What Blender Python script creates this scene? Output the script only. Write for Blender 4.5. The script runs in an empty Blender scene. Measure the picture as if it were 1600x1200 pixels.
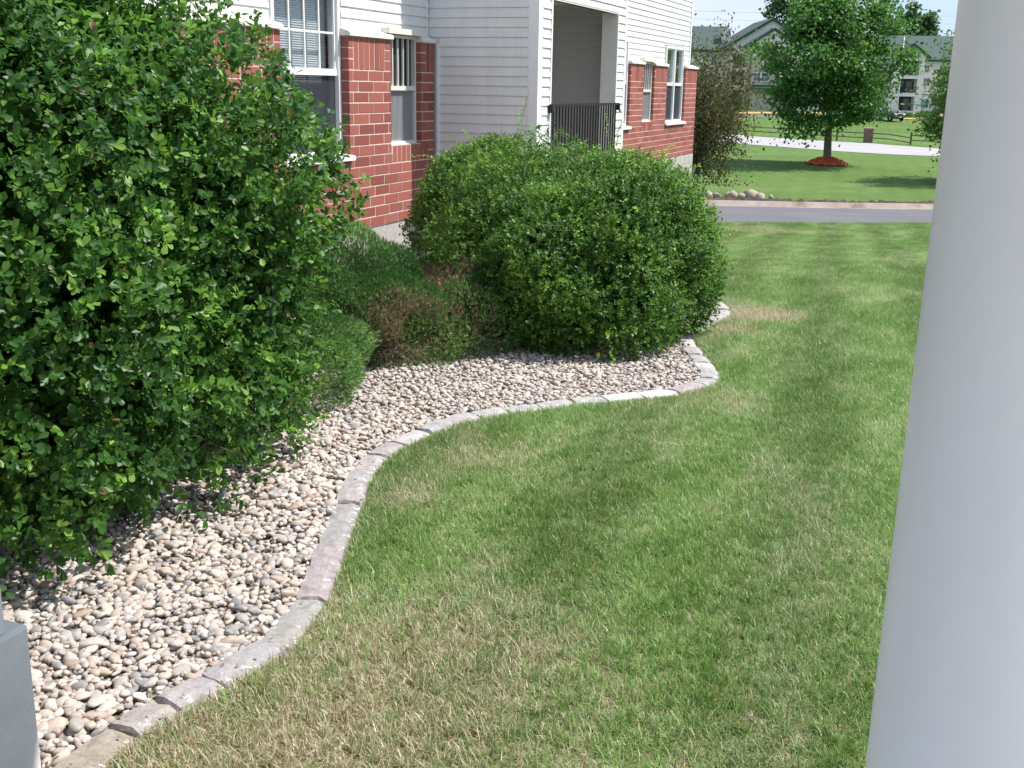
import bpy, math, random
import numpy as np
from mathutils import Vector, Matrix

random.seed(7)
RNG = np.random.default_rng(11)
SC = bpy.context.scene
COL = SC.collection

# ------------------------------------------------------------------ camera
CAM = np.array([5.507, 0.0, 1.85])
R_ = np.array([0.929, 0.370, 0.016]); U_ = np.array([-0.109, 0.231, 0.967]); W_ = np.array([-0.354, 0.900, -0.255])
AZ, PITCH, ROLL = -0.3744, 0.258, 0.0166
def _basis():
    F = np.array([math.sin(AZ), math.cos(AZ), 0.0]); Rr = np.array([math.cos(AZ), -math.sin(AZ), 0.0]); Z = np.array([0, 0, 1.0])
    w = math.cos(PITCH) * F - math.sin(PITCH) * Z
    up = math.sin(PITCH) * F + math.cos(PITCH) * Z
    r = Rr * math.cos(ROLL) + up * math.sin(ROLL)
    u = up * math.cos(ROLL) - Rr * math.sin(ROLL)
    return r, u, w, F, Rr
r_, u_, w_, FW, RW = _basis()
cd = bpy.data.cameras.new("camera"); cam = bpy.data.objects.new("camera", cd); COL.objects.link(cam)
m = Matrix(((r_[0], u_[0], -w_[0], CAM[0]), (r_[1], u_[1], -w_[1], CAM[1]), (r_[2], u_[2], -w_[2], CAM[2]), (0, 0, 0, 1)))
cam.matrix_world = m
cd.sensor_width = 36.0; cd.lens = 36.0 * 1759.87 / 1600.0; cd.clip_start = 0.05; cd.clip_end = 9000
SC.camera = cam

# ------------------------------------------------------------------ sky, sun, exposure
SUN_EL = math.radians(58); sun_h = np.array([0.90, 0.436, 0.0]); sun_h /= np.linalg.norm(sun_h)
SUN_D = Vector((sun_h[0] * math.cos(SUN_EL), sun_h[1] * math.cos(SUN_EL), math.sin(SUN_EL)))
world = bpy.data.worlds.new("World"); SC.world = world; world.use_nodes = True
nt = world.node_tree; nt.nodes.clear()
N = nt.nodes.new; Lk = nt.links.new
out = N("ShaderNodeOutputWorld"); bg = N("ShaderNodeBackground"); sky = N("ShaderNodeTexSky")
sky.sky_type = 'NISHITA'; sky.sun_disc = False; sky.sun_elevation = SUN_EL
sky.sun_rotation = math.atan2(sun_h[0], sun_h[1]); sky.altitude = 250; sky.air_density = 1.0; sky.dust_density = 1.5; sky.ozone_density = 1.2
tc = N("ShaderNodeTexCoord"); mp = N("ShaderNodeMapping"); mp.inputs['Scale'].default_value = (1.0, 1.0, 5.0)
nz = N("ShaderNodeTexNoise"); nz.inputs['Scale'].default_value = 2.6; nz.inputs['Detail'].default_value = 9; nz.inputs['Roughness'].default_value = 0.58
rp = N("ShaderNodeValToRGB"); rp.color_ramp.elements[0].position = 0.36; rp.color_ramp.elements[1].position = 0.64; rp.color_ramp.elements[1].color = (.95, .95, .95, 1); rp.color_ramp.elements[0].color = (.82, .82, .82, 1)
mx = N("ShaderNodeMix"); mx.data_type = 'RGBA'
cr = N("ShaderNodeValToRGB"); ce = cr.color_ramp.elements; ce[0].position = 0.40; ce[0].color = (1.30, 1.72, 2.55, 1); ce[1].position = 0.60; ce[1].color = (2.15, 2.35, 2.75, 1); ce.new(0.5).color = (1.70, 2.05, 2.70, 1)
ce[1].position = 0.5
Lk(tc.outputs['Generated'], mp.inputs['Vector']); Lk(mp.outputs['Vector'], nz.inputs['Vector']); Lk(nz.outputs['Fac'], rp.inputs['Fac'])
mul = N("ShaderNodeMath"); mul.operation = 'MULTIPLY'; mul.inputs[1].default_value = 1.0
Lk(rp.outputs['Color'], mul.inputs[0]); Lk(mul.outputs[0], mx.inputs[0])
Lk(sky.outputs['Color'], mx.inputs[6]); Lk(nz.outputs['Fac'], cr.inputs['Fac']); Lk(cr.outputs['Color'], mx.inputs[7])
Lk(mx.outputs[2], bg.inputs['Color']); bg.inputs['Strength'].default_value = 0.15
Lk(bg.outputs[0], out.inputs['Surface'])
sd = bpy.data.lights.new("sun", 'SUN'); sd.energy = 3.05; sd.angle = math.radians(0.6); sd.color = (1.0, 0.955, 0.89)
so = bpy.data.objects.new("sun", sd); COL.objects.link(so); so.rotation_euler = SUN_D.to_track_quat('Z', 'Y').to_euler(); so.location = (20, 10, 30)
SC.view_settings.view_transform = 'Standard'; SC.view_settings.look = 'None'; SC.view_settings.gamma = 1
SC.view_settings.use_curve_mapping = False; SC.view_settings.exposure = 1.33
SC.cycles.max_bounces = 8; SC.cycles.transparent_max_bounces = 12

# ------------------------------------------------------------------ terrain height
GS = np.array([-60, 0, 7.5, 10, 14, 20, 27, 31, 40, 47, 52, 55, 57, 60, 90, 120, 140, 165, 180, 240, 600, 4000.])
GZ = np.array([0, 0, 0, -.05, -.27, -.78, -1.27, -1.33, -1.6, -1.75, -1.65, -1.45, -1.4, -1.5, -2.85, -3.25, -2.7, -1.7, -1.05, -.8, -.8, -.8])
def G(s):
    s = np.asarray(s, float); w = np.clip(0.06 * s, 0, 6)
    return sum(np.interp(s + k * w, GS, GZ) for k in (-1, -.5, 0, .5, 1)) / 5
def depth(x, y): return (np.asarray(x) - CAM[0]) * FW[0] + (np.asarray(y) - CAM[1]) * FW[1]
def GXY(x, y): return G(depth(x, y))
def SL(s, lat): return CAM[0] + s * FW[0] + lat * RW[0], CAM[1] + s * FW[1] + lat * RW[1]

# ------------------------------------------------------------------ materials
def lin(c): return tuple(((v / 255) / 12.92 if v / 255 <= .04045 else ((v / 255 + .055) / 1.055) ** 2.4) for v in c)
class Mat:
    def __init__(s, name, rough=0.7, spec=0.3):
        s.m = bpy.data.materials.new(name); s.m.use_nodes = True; s.t = s.m.node_tree
        s.b = s.t.nodes['Principled BSDF']; s.b.inputs['Roughness'].default_value = rough
        s.b.inputs['Specular IOR Level'].default_value = spec; s.o = s.t.nodes['Material Output']
    def n(s, k, **kw):
        x = s.t.nodes.new(k)
        for a, v in kw.items(): setattr(x, a, v)
        return x
    def l(s, a, b): s.t.links.new(a, b)
    def geo(s): return s.n("ShaderNodeNewGeometry").outputs['Position']
    def objc(s): return s.n("ShaderNodeTexCoord").outputs['Object']
    def noise(s, vec, scale, detail=4, rough=.6):
        x = s.n("ShaderNodeTexNoise"); x.inputs['Scale'].default_value = scale; x.inputs['Detail'].default_value = detail
        x.inputs['Roughness'].default_value = rough
        if vec is not None: s.l(vec, x.inputs['Vector'])
        return x.outputs['Fac']
    def ramp(s, f, stops):
        x = s.n("ShaderNodeValToRGB"); e = x.color_ramp.elements
        while len(e) < len(stops): e.new(0.5)
        for q, (p, c) in zip(e, stops): q.position = p; q.color = (*c, 1) if len(c) == 3 else c
        s.l(f, x.inputs['Fac']); return x.outputs['Color']
    def mix(s, f, a, b, mode='MIX'):
        x = s.n("ShaderNodeMix", data_type='RGBA', blend_type=mode)
        for v, i in ((f, 0), (a, 6), (b, 7)):
            if isinstance(v, (int, float)): x.inputs[i].default_value = v
            elif isinstance(v, tuple): x.inputs[i].default_value = (*v[:3], 1)
            else: s.l(v, x.inputs[i])
        return x.outputs[2]
    def math(s, op, a, b=0.0, clamp=False):
        x = s.n("ShaderNodeMath", operation=op, use_clamp=clamp)
        for v, i in ((a, 0), (b, 1)):
            if isinstance(v, (int, float)): x.inputs[i].default_value = v
            else: s.l(v, x.inputs[i])
        return x.outputs[0]
    def attr(s, name):
        x = s.n("ShaderNodeAttribute"); x.attribute_name = name; return x
    def rnd(s): return s.n("ShaderNodeObjectInfo").outputs['Random']
    def bump(s, h, strength=.3, dist=.01):
        x = s.n("ShaderNodeBump"); x.inputs['Strength'].default_value = strength; x.inputs['Distance'].default_value = dist
        s.l(h, x.inputs['Height']); s.l(x.outputs[0], s.b.inputs['Normal'])
    def color(s, c):
        if isinstance(c, tuple): s.b.inputs['Base Color'].default_value = (*c[:3], 1)
        else: s.l(c, s.b.inputs['Base Color'])
        return s
def simple(name, c, rough=.6, var=.12, scale=8, bump=0.0, spec=.3, metal=0):
    M = Mat(name, rough, spec); p = M.objc(); f = M.noise(p, scale, 5)
    a = tuple(v * (1 - var) for v in c); b = tuple(min(1, v * (1 + var)) for v in c)
    M.color(M.ramp(f, [(.3, a), (.7, b)])); M.b.inputs['Metallic'].default_value = metal
    if bump: M.bump(M.noise(p, scale * 6, 3), bump, .005)
    return M.m

def mat_leaf(name, dark, mid, light, rough=.45, trans=.35, dead=None, spec=.35):
    M = Mat(name, rough, spec); t = M.attr('tone').outputs['Fac']
    c = M.ramp(t, [(0.0, dark), (.55, mid), (.9, light), (1.0, tuple(min(1, v * 1.25) for v in light))])
    if dead is not None: c = M.mix(M.attr('dead').outputs['Fac'], c, dead)
    M.color(c)
    tr = M.n("ShaderNodeBsdfTranslucent"); M.l(M.mix(.35, c, (.20, .42, .05)), tr.inputs['Color'])
    ms = M.n("ShaderNodeMixShader"); ms.inputs[0].default_value = trans
    M.l(M.b.outputs[0], ms.inputs[1]); M.l(tr.outputs[0], ms.inputs[2]); M.l(ms.outputs[0], M.o.inputs['Surface'])
    return M.m

def lawn_color(M, pos):
    """world-space lawn tint: returns (green colour, dryness 0..1)"""
    sx = M.n("ShaderNodeSeparateXYZ"); M.l(pos, sx.inputs[0])
    mpg = M.n('ShaderNodeMapping'); mpg.inputs['Scale'].default_value = (1, .42, 1); mpg.inputs['Rotation'].default_value = (0, 0, .15); M.l(pos, mpg.inputs[0]); big = M.noise(mpg.outputs[0], 1.0, 4, .6); med = M.noise(mpg.outputs[0], 3.6, 5, .65); fine = M.noise(pos, 9, 3, .6)
    base = M.ramp(M.math('ADD', M.math('MULTIPLY', big, .4), M.math('MULTIPLY', med, .6)),
                  [(.38, (.142, .256, .048)), (.5, (.215, .348, .095)), (.62, (.32, .44, .175))])
    # mower stripes, running away from the camera
    st = M.math('SINE', M.math('MULTIPLY', M.math('ADD', sx.outputs[0], M.math('MULTIPLY', sx.outputs[1], .10)), 6.6))
    st = M.math('MULTIPLY', st, .13); st = M.math('ADD', st, 1.0)
    vs = M.n("ShaderNodeVectorMath", operation='SCALE'); M.l(base, vs.inputs[0]); M.l(st, vs.inputs['Scale'])
    base = vs.outputs[0]
    d = M.math('ADD', M.math('MULTIPLY', big, .45), M.math('ADD', M.math('MULTIPLY', med, .4), M.math('MULTIPLY', fine, .25)))
    # worn patches: places in the lawn (metres) that are drier
    for cx, cy, r, k in ((3.75, 2.35, 1.15, .24), (4.1, 3.2, .9, .12), (3.35, 5.1, .55, .14), (3.25, 4.4, .35, .14), (4.3, 6.6, .5, .08), (3.95, 9.75, .55, .34), (3.9, 8.9, .35, .2), (4.9, 3.0, .5, .06), (5.4, 2.6, .6, .07), (1.2, 24.8, 2.2, .14)):
        v = M.n("ShaderNodeVectorMath", operation='DISTANCE'); M.l(pos, v.inputs[0]); v.inputs[1].default_value = (cx, cy, 0 if cy < 15 else -1.1)
        q = M.math('SUBTRACT', 1.0, M.math('DIVIDE', v.outputs['Value'], r), True)
        d = M.math('ADD', d, M.math('MULTIPLY', q, k * 1.6))
    dry = M.n("ShaderNodeMapRange"); dry.inputs[1].default_value = .545; dry.inputs[2].default_value = .93; M.l(d, dry.inputs[0])
    return base, dry.outputs[0]

def mat_blade():
    M = Mat("grass_blade", .42, .5); pos = M.geo(); base, dry = lawn_color(M, pos)
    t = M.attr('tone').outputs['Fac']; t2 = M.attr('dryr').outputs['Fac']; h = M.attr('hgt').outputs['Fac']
    g = M.mix(1.0, base, M.ramp(t, [(0, (.62, .62, .6)), (.5, (1, 1, 1)), (1, (1.45, 1.35, 1.7))]), 'MULTIPLY')
    f = M.math('MULTIPLY', M.math('SUBTRACT', M.math('ADD', M.math('MULTIPLY', dry, .92), .035), t2), 9.0, True)
    straw = M.ramp(t, [(0, (.32, .25, .15)), (.5, (.54, .46, .31)), (1, (.72, .66, .50))])
    c = M.mix(f, g, straw)
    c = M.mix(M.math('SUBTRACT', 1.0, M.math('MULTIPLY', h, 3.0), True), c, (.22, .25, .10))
    M.color(c)
    tr = M.n("ShaderNodeBsdfTranslucent"); M.l(c, tr.inputs['Color'])
    ms = M.n("ShaderNodeMixShader"); ms.inputs[0].default_value = .42
    M.l(M.b.outputs[0], ms.inputs[1]); M.l(tr.outputs[0], ms.inputs[2]); M.l(ms.outputs[0], M.o.inputs['Surface'])
    return M.m
def mat_ground():
    M = Mat("ground_grass", .95, .1); pos = M.geo(); base, dry = lawn_color(M, pos)
    dist = M.n("ShaderNodeVectorMath", operation='DISTANCE'); M.l(pos, dist.inputs[0]); dist.inputs[1].default_value = tuple(CAM)
    far = M.n("ShaderNodeMapRange"); far.inputs[1].default_value = 22; far.inputs[2].default_value = 29; M.l(dist.outputs['Value'], far.inputs[0])
    soil = M.ramp(M.noise(pos, 40, 4), [(.3, (.16, .14, .09)), (.7, (.30, .255, .165))])
    g2 = M.ramp(M.math('ADD', M.math('MULTIPLY', M.noise(pos, .16, 3, .6), .5), M.math('MULTIPLY', M.noise(pos, 1.1, 9, .8), .5)), [(.38, (.035, .078, .014)), (.5, (.075, .122, .030)), (.60, (.14, .165, .07))])
    g3 = M.mix(.6, g2, M.ramp(M.noise(pos, 9, 4, .7), [(.3, (.035, .085, .012)), (.7, (.10, .16, .045))]))
    far_c = M.mix(.12, g3, base)
    M.color(M.mix(far.outputs[0], soil, far_c)); M.bump(M.noise(pos, 14, 6, .8), .6, .06)
    return M.m

MT = {}
def build_materials():
    MT['blade'] = mat_blade(); MT['ground'] = mat_ground()
    M = Mat("bed_soil", .95, .1); p = M.geo(); M.color(M.ramp(M.noise(p, 90, 5), [(.3, (.12, .10, .085)), (.7, (.34, .30, .26))])); M.bump(M.noise(p, 60, 4), .6, .02); MT['soil'] = M.m
    # river stones: colour attribute, mineral mottling
    M = Mat("river_stone", .62, .28); a = M.attr('col').outputs['Color']; o = M.geo()
    c = M.mix(.55, a, M.mix(1.0, a, M.ramp(M.noise(o, 55, 6, .7), [(.3, (.62, .6, .58)), (.7, (1.3, 1.27, 1.25))]), 'MULTIPLY'))
    M.color(c); M.bump(M.noise(o, 160, 4), .25, .003); MT['pebble'] = M.m
    M = Mat("edging_block", .9, .15); a = M.attr('col').outputs['Color']; o = M.geo()
    c = M.mix(.8, a, M.mix(1.0, a, M.ramp(M.noise(o, 24, 7, .72), [(.3, (.6, .58, .58)), (.5, (1, 1, 1)), (.72, (1.35, 1.32, 1.3))]), 'MULTIPLY'))
    wht = M.math('GREATER_THAN', M.noise(o, 30, 5, .7), .60)
    c = M.mix(M.math('MULTIPLY', wht, M.attr('chip').outputs['Fac']), c, (.72, .70, .67))
    M.color(c); M.bump(M.noise(o, 90, 6, .7), .7, .006); MT['edging'] = M.m
    # brick
    M = Mat("brick_red", .85, .2); o = M.geo(); r = M.rnd(); a = M.attr('tone').outputs['Fac']
    rr = M.math('FRACT', M.math('ADD', r, a))
    c = M.ramp(rr, [(0, (.215, .068, .056)), (.2, (.285, .090, .070)), (.5, (.325, .108, .083)), (.8, (.30, .100, .080)), (.93, (.235, .082, .072)), (1, (.36, .14, .105))])
    c = M.mix(.5, c, M.mix(1.0, c, M.ramp(M.noise(o, 45, 6, .7), [(.3, (.7, .7, .7)), (.7, (1.25, 1.25, 1.25))]), 'MULTIPLY'))
    M.color(c); M.bump(M.noise(o, 170, 5, .7), .5, .004); MT['brick'] = M.m
    MT['mortar'] = simple("mortar", (.58, .48, .42), .95, .18, 9, .3)
    # siding
    M = Mat("vinyl_siding", .48, .35); o = M.geo(); f = M.noise(o, 1.4, 6, .6)
    c = M.ramp(f, [(.3, (.70, .695, .69)), (.7, (.765, .76, .755))]); g = M.ramp(M.noise(o, 11, 6, .7), [(.35, (.94, .94, .93)), (.65, (1, 1, 1))])
    mp2 = M.n('ShaderNodeMapping'); mp2.inputs['Scale'].default_value = (9, 9, .7); M.l(o, mp2.inputs[0]); st2 = M.ramp(M.noise(mp2.outputs[0], 1.2, 5, .7), [(.4, (.93, .925, .91)), (.62, (1, 1, 1))]); M.color(M.mix(1.0, M.mix(1.0, c, g, 'MULTIPLY'), st2, 'MULTIPLY')); mpn = M.n("ShaderNodeMapping"); mpn.inputs['Scale'].default_value = (3, 3, 60); M.l(o, mpn.inputs[0])
    M.bump(M.noise(mpn.outputs[0], 4, 3), .12, .002); MT['siding'] = M.m
    MT['siding_shade'] = simple('porch_siding_shade', (.36, .345, .335), .6, .05, 4)  # darker copy of the white siding, porch shade put into the colour
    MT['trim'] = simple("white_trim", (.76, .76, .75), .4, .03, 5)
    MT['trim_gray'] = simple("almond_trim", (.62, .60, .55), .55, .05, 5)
    MT['cast'] = simple("cast_stone_cap", (.66, .64, .56), .8, .07, 14, .3)
    M = Mat("foundation_block", .95, .1); o = M.geo(); M.color(M.ramp(M.noise(o, 28, 7, .75), [(.3, (.30, .29, .27)), (.7, (.50, .48, .45))])); M.bump(M.noise(o, 120, 5, .8), .8, .006); MT['block'] = M.m
    M = Mat("concrete", .92, .15); o = M.geo(); f = M.noise(o, 7, 8, .7)
    v = M.n("ShaderNodeTexVoronoi"); v.inputs['Scale'].default_value = 55; M.l(o, v.inputs['Vector'])
    pit = M.ramp(v.outputs['Distance'], [(.03, (.72, .72, .72)), (.16, (1, 1, 1))])
    M.color(M.mix(.7, M.ramp(f, [(.3, (.62, .62, .61)), (.7, (.76, .76, .75))]), M.mix(1.0, M.ramp(f, [(.3, (.62, .62, .61)), (.7, (.76, .76, .75))]), pit, 'MULTIPLY')))
    M.bump(M.noise(o, 110, 6, .8), .45, .005); MT['concrete'] = M.m
    MT['rail'] = simple("black_metal", (.012, .014, .014), .55, .1, 10, 0, .3)
    MT['louvre_dark'] = simple("louvre_cavity", (.05, .047, .045), .7, .1, 10)
    MT['panel'] = simple("vent_panel_gray", (.42, .42, .42), .5, .04, 6)
    MT['panel_dk'] = simple("vent_panel_rib", (.30, .30, .31), .5, .04, 6)
    # glass
    M = Mat("window_glass", .03, .5); gl = M.n("ShaderNodeBsdfGlossy"); gl.inputs['Roughness'].default_value = .02; tr = M.n("ShaderNodeBsdfTransparent"); tr.inputs['Color'].default_value = (.86, .89, .90, 1)
    fr = M.n("ShaderNodeLayerWeight"); fr.inputs['Blend'].default_value = .5; ms = M.n("ShaderNodeMixShader")
    M.l(M.math('ADD', M.math('MULTIPLY', M.math('POWER', fr.outputs['Facing'], 4.0), .85), .07, True), ms.inputs[0]); M.l(tr.outputs[0], ms.inputs[1]); M.l(gl.outputs[0], ms.inputs[2]); M.l(ms.outputs[0], M.o.inputs['Surface']); MT['glass'] = M.m
    M = Mat("insect_screen", .8, .1); d = M.n("ShaderNodeBsdfDiffuse"); d.inputs['Color'].default_value = (.055, .06, .075, 1); tr = M.n("ShaderNodeBsdfTransparent"); ms = M.n("ShaderNodeMixShader"); ms.inputs[0].default_value = .50
    M.l(tr.outputs[0], ms.inputs[1]); M.l(d.outputs[0], ms.inputs[2]); M.l(ms.outputs[0], M.o.inputs['Surface']); MT['screen'] = M.m
    MT['blind'] = simple("white_blind", (.66, .66, .66), .6, .03, 6)
    MT['curtain'] = simple("pale_curtain", (.55, .58, .57), .8, .05, 6)
    MT['room'] = simple("dark_room", (.05, .05, .055), .9, .1, 3)
    # leaves
    MT['leaf'] = mat_leaf("barberry_leaf", (.018, .060, .014), (.055, .150, .028), (.20, .37, .06),   .42, .46, (.16, .09, .04))
    MT['leaf2'] = mat_leaf("shrub_leaf", (.024, .075, .015), (.080, .180, .030), (.25, .41, .065), .45, .46, (.14, .07, .03))
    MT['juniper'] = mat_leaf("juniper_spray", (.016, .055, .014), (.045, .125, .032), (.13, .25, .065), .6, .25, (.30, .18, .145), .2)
    MT['maple'] = mat_leaf("maple_leaf", (.026, .090, .020), (.068, .18, .036), (.17, .31, .07), .45, .42)
    MT['darktree'] = mat_leaf("crabapple_leaf", (.055, .045, .022), (.095, .085, .035), (.16, .155, .06), .6, .25, (.12, .06, .035))
    MT['young'] = mat_leaf("young_leaf", (.03, .085, .015), (.085, .17, .035), (.19, .30, .07), .5, .35)
    MT['poplar'] = mat_leaf("hazed_poplar_leaf", (.05, .10, .045), (.085, .155, .07), (.14, .21, .10), .6, .35)  # distance haze put into the colour as paler leaves
    MT['bark'] = simple("bark", (.09, .065, .045), .9, .35, 18, .8)
    MT['bark2'] = simple("bark_gray", (.15, .13, .10), .9, .3, 14, .8)
    MT['twig'] = simple("twig", (.10, .055, .035), .8, .2, 20)
    # roads
    M = Mat("asphalt", .9, .2); o = M.geo(); f = M.noise(o, .6, 7, .7); M.color(M.mix(.5, M.ramp(f, [(.3, (.11, .11, .12)), (.7, (.16, .16, .17))]), M.ramp(M.noise(o, 40, 3), [(.3, (.07, .07, .08)), (.7, (.14, .14, .15))]))); MT['asphalt'] = M.m
    M = Mat("street_concrete", .9, .2); o = M.geo(); M.color(M.ramp(M.noise(o, .5, 7, .7), [(.3, (.28, .27, .275)), (.7, (.36, .35, .355))])); MT['street'] = M.m
    M = Mat("curb_concrete", .9, .2); o = M.geo(); M.color(M.ramp(M.noise(o, 1.1, 7, .75), [(.36, (.16, .115, .095)), (.5, (.27, .225, .19)), (.66, (.33, .30, .27))])); MT['curb'] = M.m
    MT['mark'] = simple('worn_mark', (.24, .24, .25), .9, .2, 2)
    MT['line'] = simple("road_paint", (.7, .7, .68), .7, .08, 2)
    MT['dirt'] = simple("dark_dirt", (.055, .042, .036), .95, .45, 3, .8)
    MT['rock'] = simple("rubble_rock", (.34, .28, .23), .9, .25, 3, .6)
    MT['mulch_red'] = simple("red_mulch", (.55, .115, .06), .9, .35, 9, .4)
    MT['mulch_tan'] = simple("orange_mulch", (.50, .30, .14), .9, .25, 3, .5)
    MT['fence'] = simple("weathered_rail", (.11, .085, .065), .9, .25, 3, .4)
    M = Mat("pillar_brick", .9, .2); o = M.objc(); b = M.n("ShaderNodeTexBrick"); mp3 = M.n('ShaderNodeMapping'); mp3.inputs['Rotation'].default_value = (math.pi / 2, 0, 0); M.l(o, mp3.inputs[0]); M.l(mp3.outputs[0], b.inputs[0]); b.inputs['Scale'].default_value = 3
    b.inputs['Color1'].default_value = (.12, .06, .055, 1); b.inputs['Color2'].default_value = (.19, .10, .09, 1); b.inputs['Mortar'].default_value = (.28, .25, .24, 1); M.color(b.outputs[0]); MT['pillar'] = M.m
    M = Mat("roof_shingle", .9, .2); o = M.objc(); M.color(M.mix(.5, M.ramp(M.noise(o, .8, 6, .7), [(.3, (.055, .085, .08)), (.7, (.08, .112, .108))]), M.ramp(M.noise(o, 9, 3), [(.3, (.04, .06, .055)), (.7, (.085, .11, .10))]))); MT['roof'] = M.m
    MT['fascia'] = simple("green_fascia", (.018, .075, .055), .6, .1, 2)
    MT['stucco'] = simple("far_stucco", (.78, .72, .71), .9, .06, .6)
    M = Mat("far_stone", .95, .1); o = M.objc(); v = M.n("ShaderNodeTexVoronoi"); v.inputs['Scale'].default_value = 2.2; M.l(o, v.inputs['Vector']); M.color(M.mix(.45, M.ramp(M.noise(v.outputs['Color'], 2, 2), [(.3, (.34, .30, .24)), (.7, (.56, .50, .42))]), (.46, .41, .34))); MT['stone'] = M.m
    MT['far_dark'] = simple("balcony_shade", (.055, .055, .085), .8, .2, 1)
    MT['far_glass'] = simple("far_window", (.10, .12, .16), .35, .2, .6, 0, .3)
    MT['car_glass'] = simple('car_glass', (.02, .03, .04), .07, .1, .6, 0, .5)
    MT['far_int'] = simple("balcony_wall", (.24, .20, .21), .9, .1, .6)
    MT['car_green'] = simple("dark_green_paint", (.012, .03, .028), .5, .1, 2, 0, .6)
    MT['car_white'] = simple("white_paint", (.7, .7, .72), .25, .04, 2, 0, .6)
    MT['tyre'] = simple("tyre", (.02, .02, .02), .9, .1, 5)
    MT['chrome'] = simple("chrome", (.6, .6, .62), .2, .04, 5, 0, .5, .9)
    MT['pole'] = simple("white_pole", (.75, .76, .78), .4, .03, 3)
    MT['flag_red'] = simple("flag_red", (.45, .04, .05), .8, .1, 2); MT['flag_white'] = simple("flag_white", (.75, .74, .74), .8, .05, 2); MT['flag_blue'] = simple("flag_blue", (.03, .04, .16), .8, .1, 2)
    MT['sign_blue'] = simple("sign_blue", (.10, .28, .60), .4, .06, 2); MT['sign_white'] = simple("sign_white", (.75, .75, .75), .5, .05, 2)
    M = Mat("porch_column_paint", .38, .4); o = M.geo(); M.color(M.ramp(M.noise(o, 5, 6, .7), [(.3, (.84, .835, .84)), (.7, (.875, .87, .87))])); M.bump(M.noise(o, 260, 3), .05, .001); MT['column'] = M.m
    MT['wire'] = simple("wire", (.05, .05, .055), .7, .1, 2)
    MT['wood_pole'] = simple("pole_wood", (.13, .10, .08), .9, .2, 3)
build_materials()

# ------------------------------------------------------------------ mesh helpers
def mesh_np(name, V, faces_flat, counts, mat=None, smooth=False, attrs=None):
    """V (n,3); faces_flat index list; counts per face."""
    me = bpy.data.meshes.new(name)
    V = np.asarray(V, np.float32); ff = np.asarray(faces_flat, np.int32).ravel(); counts = np.asarray(counts, np.int32)
    me.vertices.add(len(V)); me.vertices.foreach_set('co', V.ravel())
    me.loops.add(len(ff)); me.loops.foreach_set('vertex_index', ff)
    me.polygons.add(len(counts)); st = np.concatenate([[0], np.cumsum(counts)[:-1]]).astype(np.int32)
    me.polygons.foreach_set('loop_start', st); me.polygons.foreach_set('loop_total', counts)
    if smooth: me.polygons.foreach_set('use_smooth', np.ones(len(counts), bool))
    if attrs:
        for k, a in attrs.items():
            a = np.asarray(a, np.float32)
            if a.ndim == 1:
                at = me.attributes.new(k, 'FLOAT', 'POINT'); at.data.foreach_set('value', a)
            else:
                at = me.attributes.new(k, 'FLOAT_COLOR', 'POINT'); at.data.foreach_set('color', np.hstack([a, np.ones((len(a), 1), np.float32)]).ravel())
    me.update(calc_edges=True)
    if mat: me.materials.append(mat)
    return me
def tri_mesh(name, V, F, mat=None, smooth=False, attrs=None):
    F = np.asarray(F, np.int32); return mesh_np(name, V, F, np.full(len(F), F.shape[1]), mat, smooth, attrs)
def scatter(name, TV, TF, mats, locs, mat, smooth=False, tattrs=None, iattrs=None):
    """copies of template (TV,TF) with 3x3 matrices mats (columns = axes) and locations, joined"""
    n, k = len(locs), len(TV)
    V = np.einsum('nij,kj->nki', mats, TV) + locs[:, None, :]
    F = (TF[None] + (np.arange(n) * k)[:, None, None]).reshape(-1, TF.shape[1])
    at = {}
    for q, a in (tattrs or {}).items(): at[q] = np.tile(a, n)
    for q, a in (iattrs or {}).items(): at[q] = np.repeat(a, k, axis=0)
    return tri_mesh(name, V.reshape(-1, 3), F, mat, smooth, at)
def link(name, me, parent=None, loc=None, rotz=None):
    o = bpy.data.objects.new(name, me); COL.objects.link(o)
    if parent is not None: o.parent = parent
    if loc is not None: o.location = loc
    if rotz is not None: o.rotation_euler = (0, 0, rotz)
    return o
def thing(name, label, cat, loc=(0, 0, 0), rotz=0, group=None):
    o = bpy.data.objects.new(name, None); COL.objects.link(o); o.location = loc; o.rotation_euler = (0, 0, rotz)
    o['label'] = label; o['category'] = cat
    if group: o['group'] = group
    return o
def struct(o, label=None):
    o['kind'] = 'structure'
    if label: o['label'] = label
    return o
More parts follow.
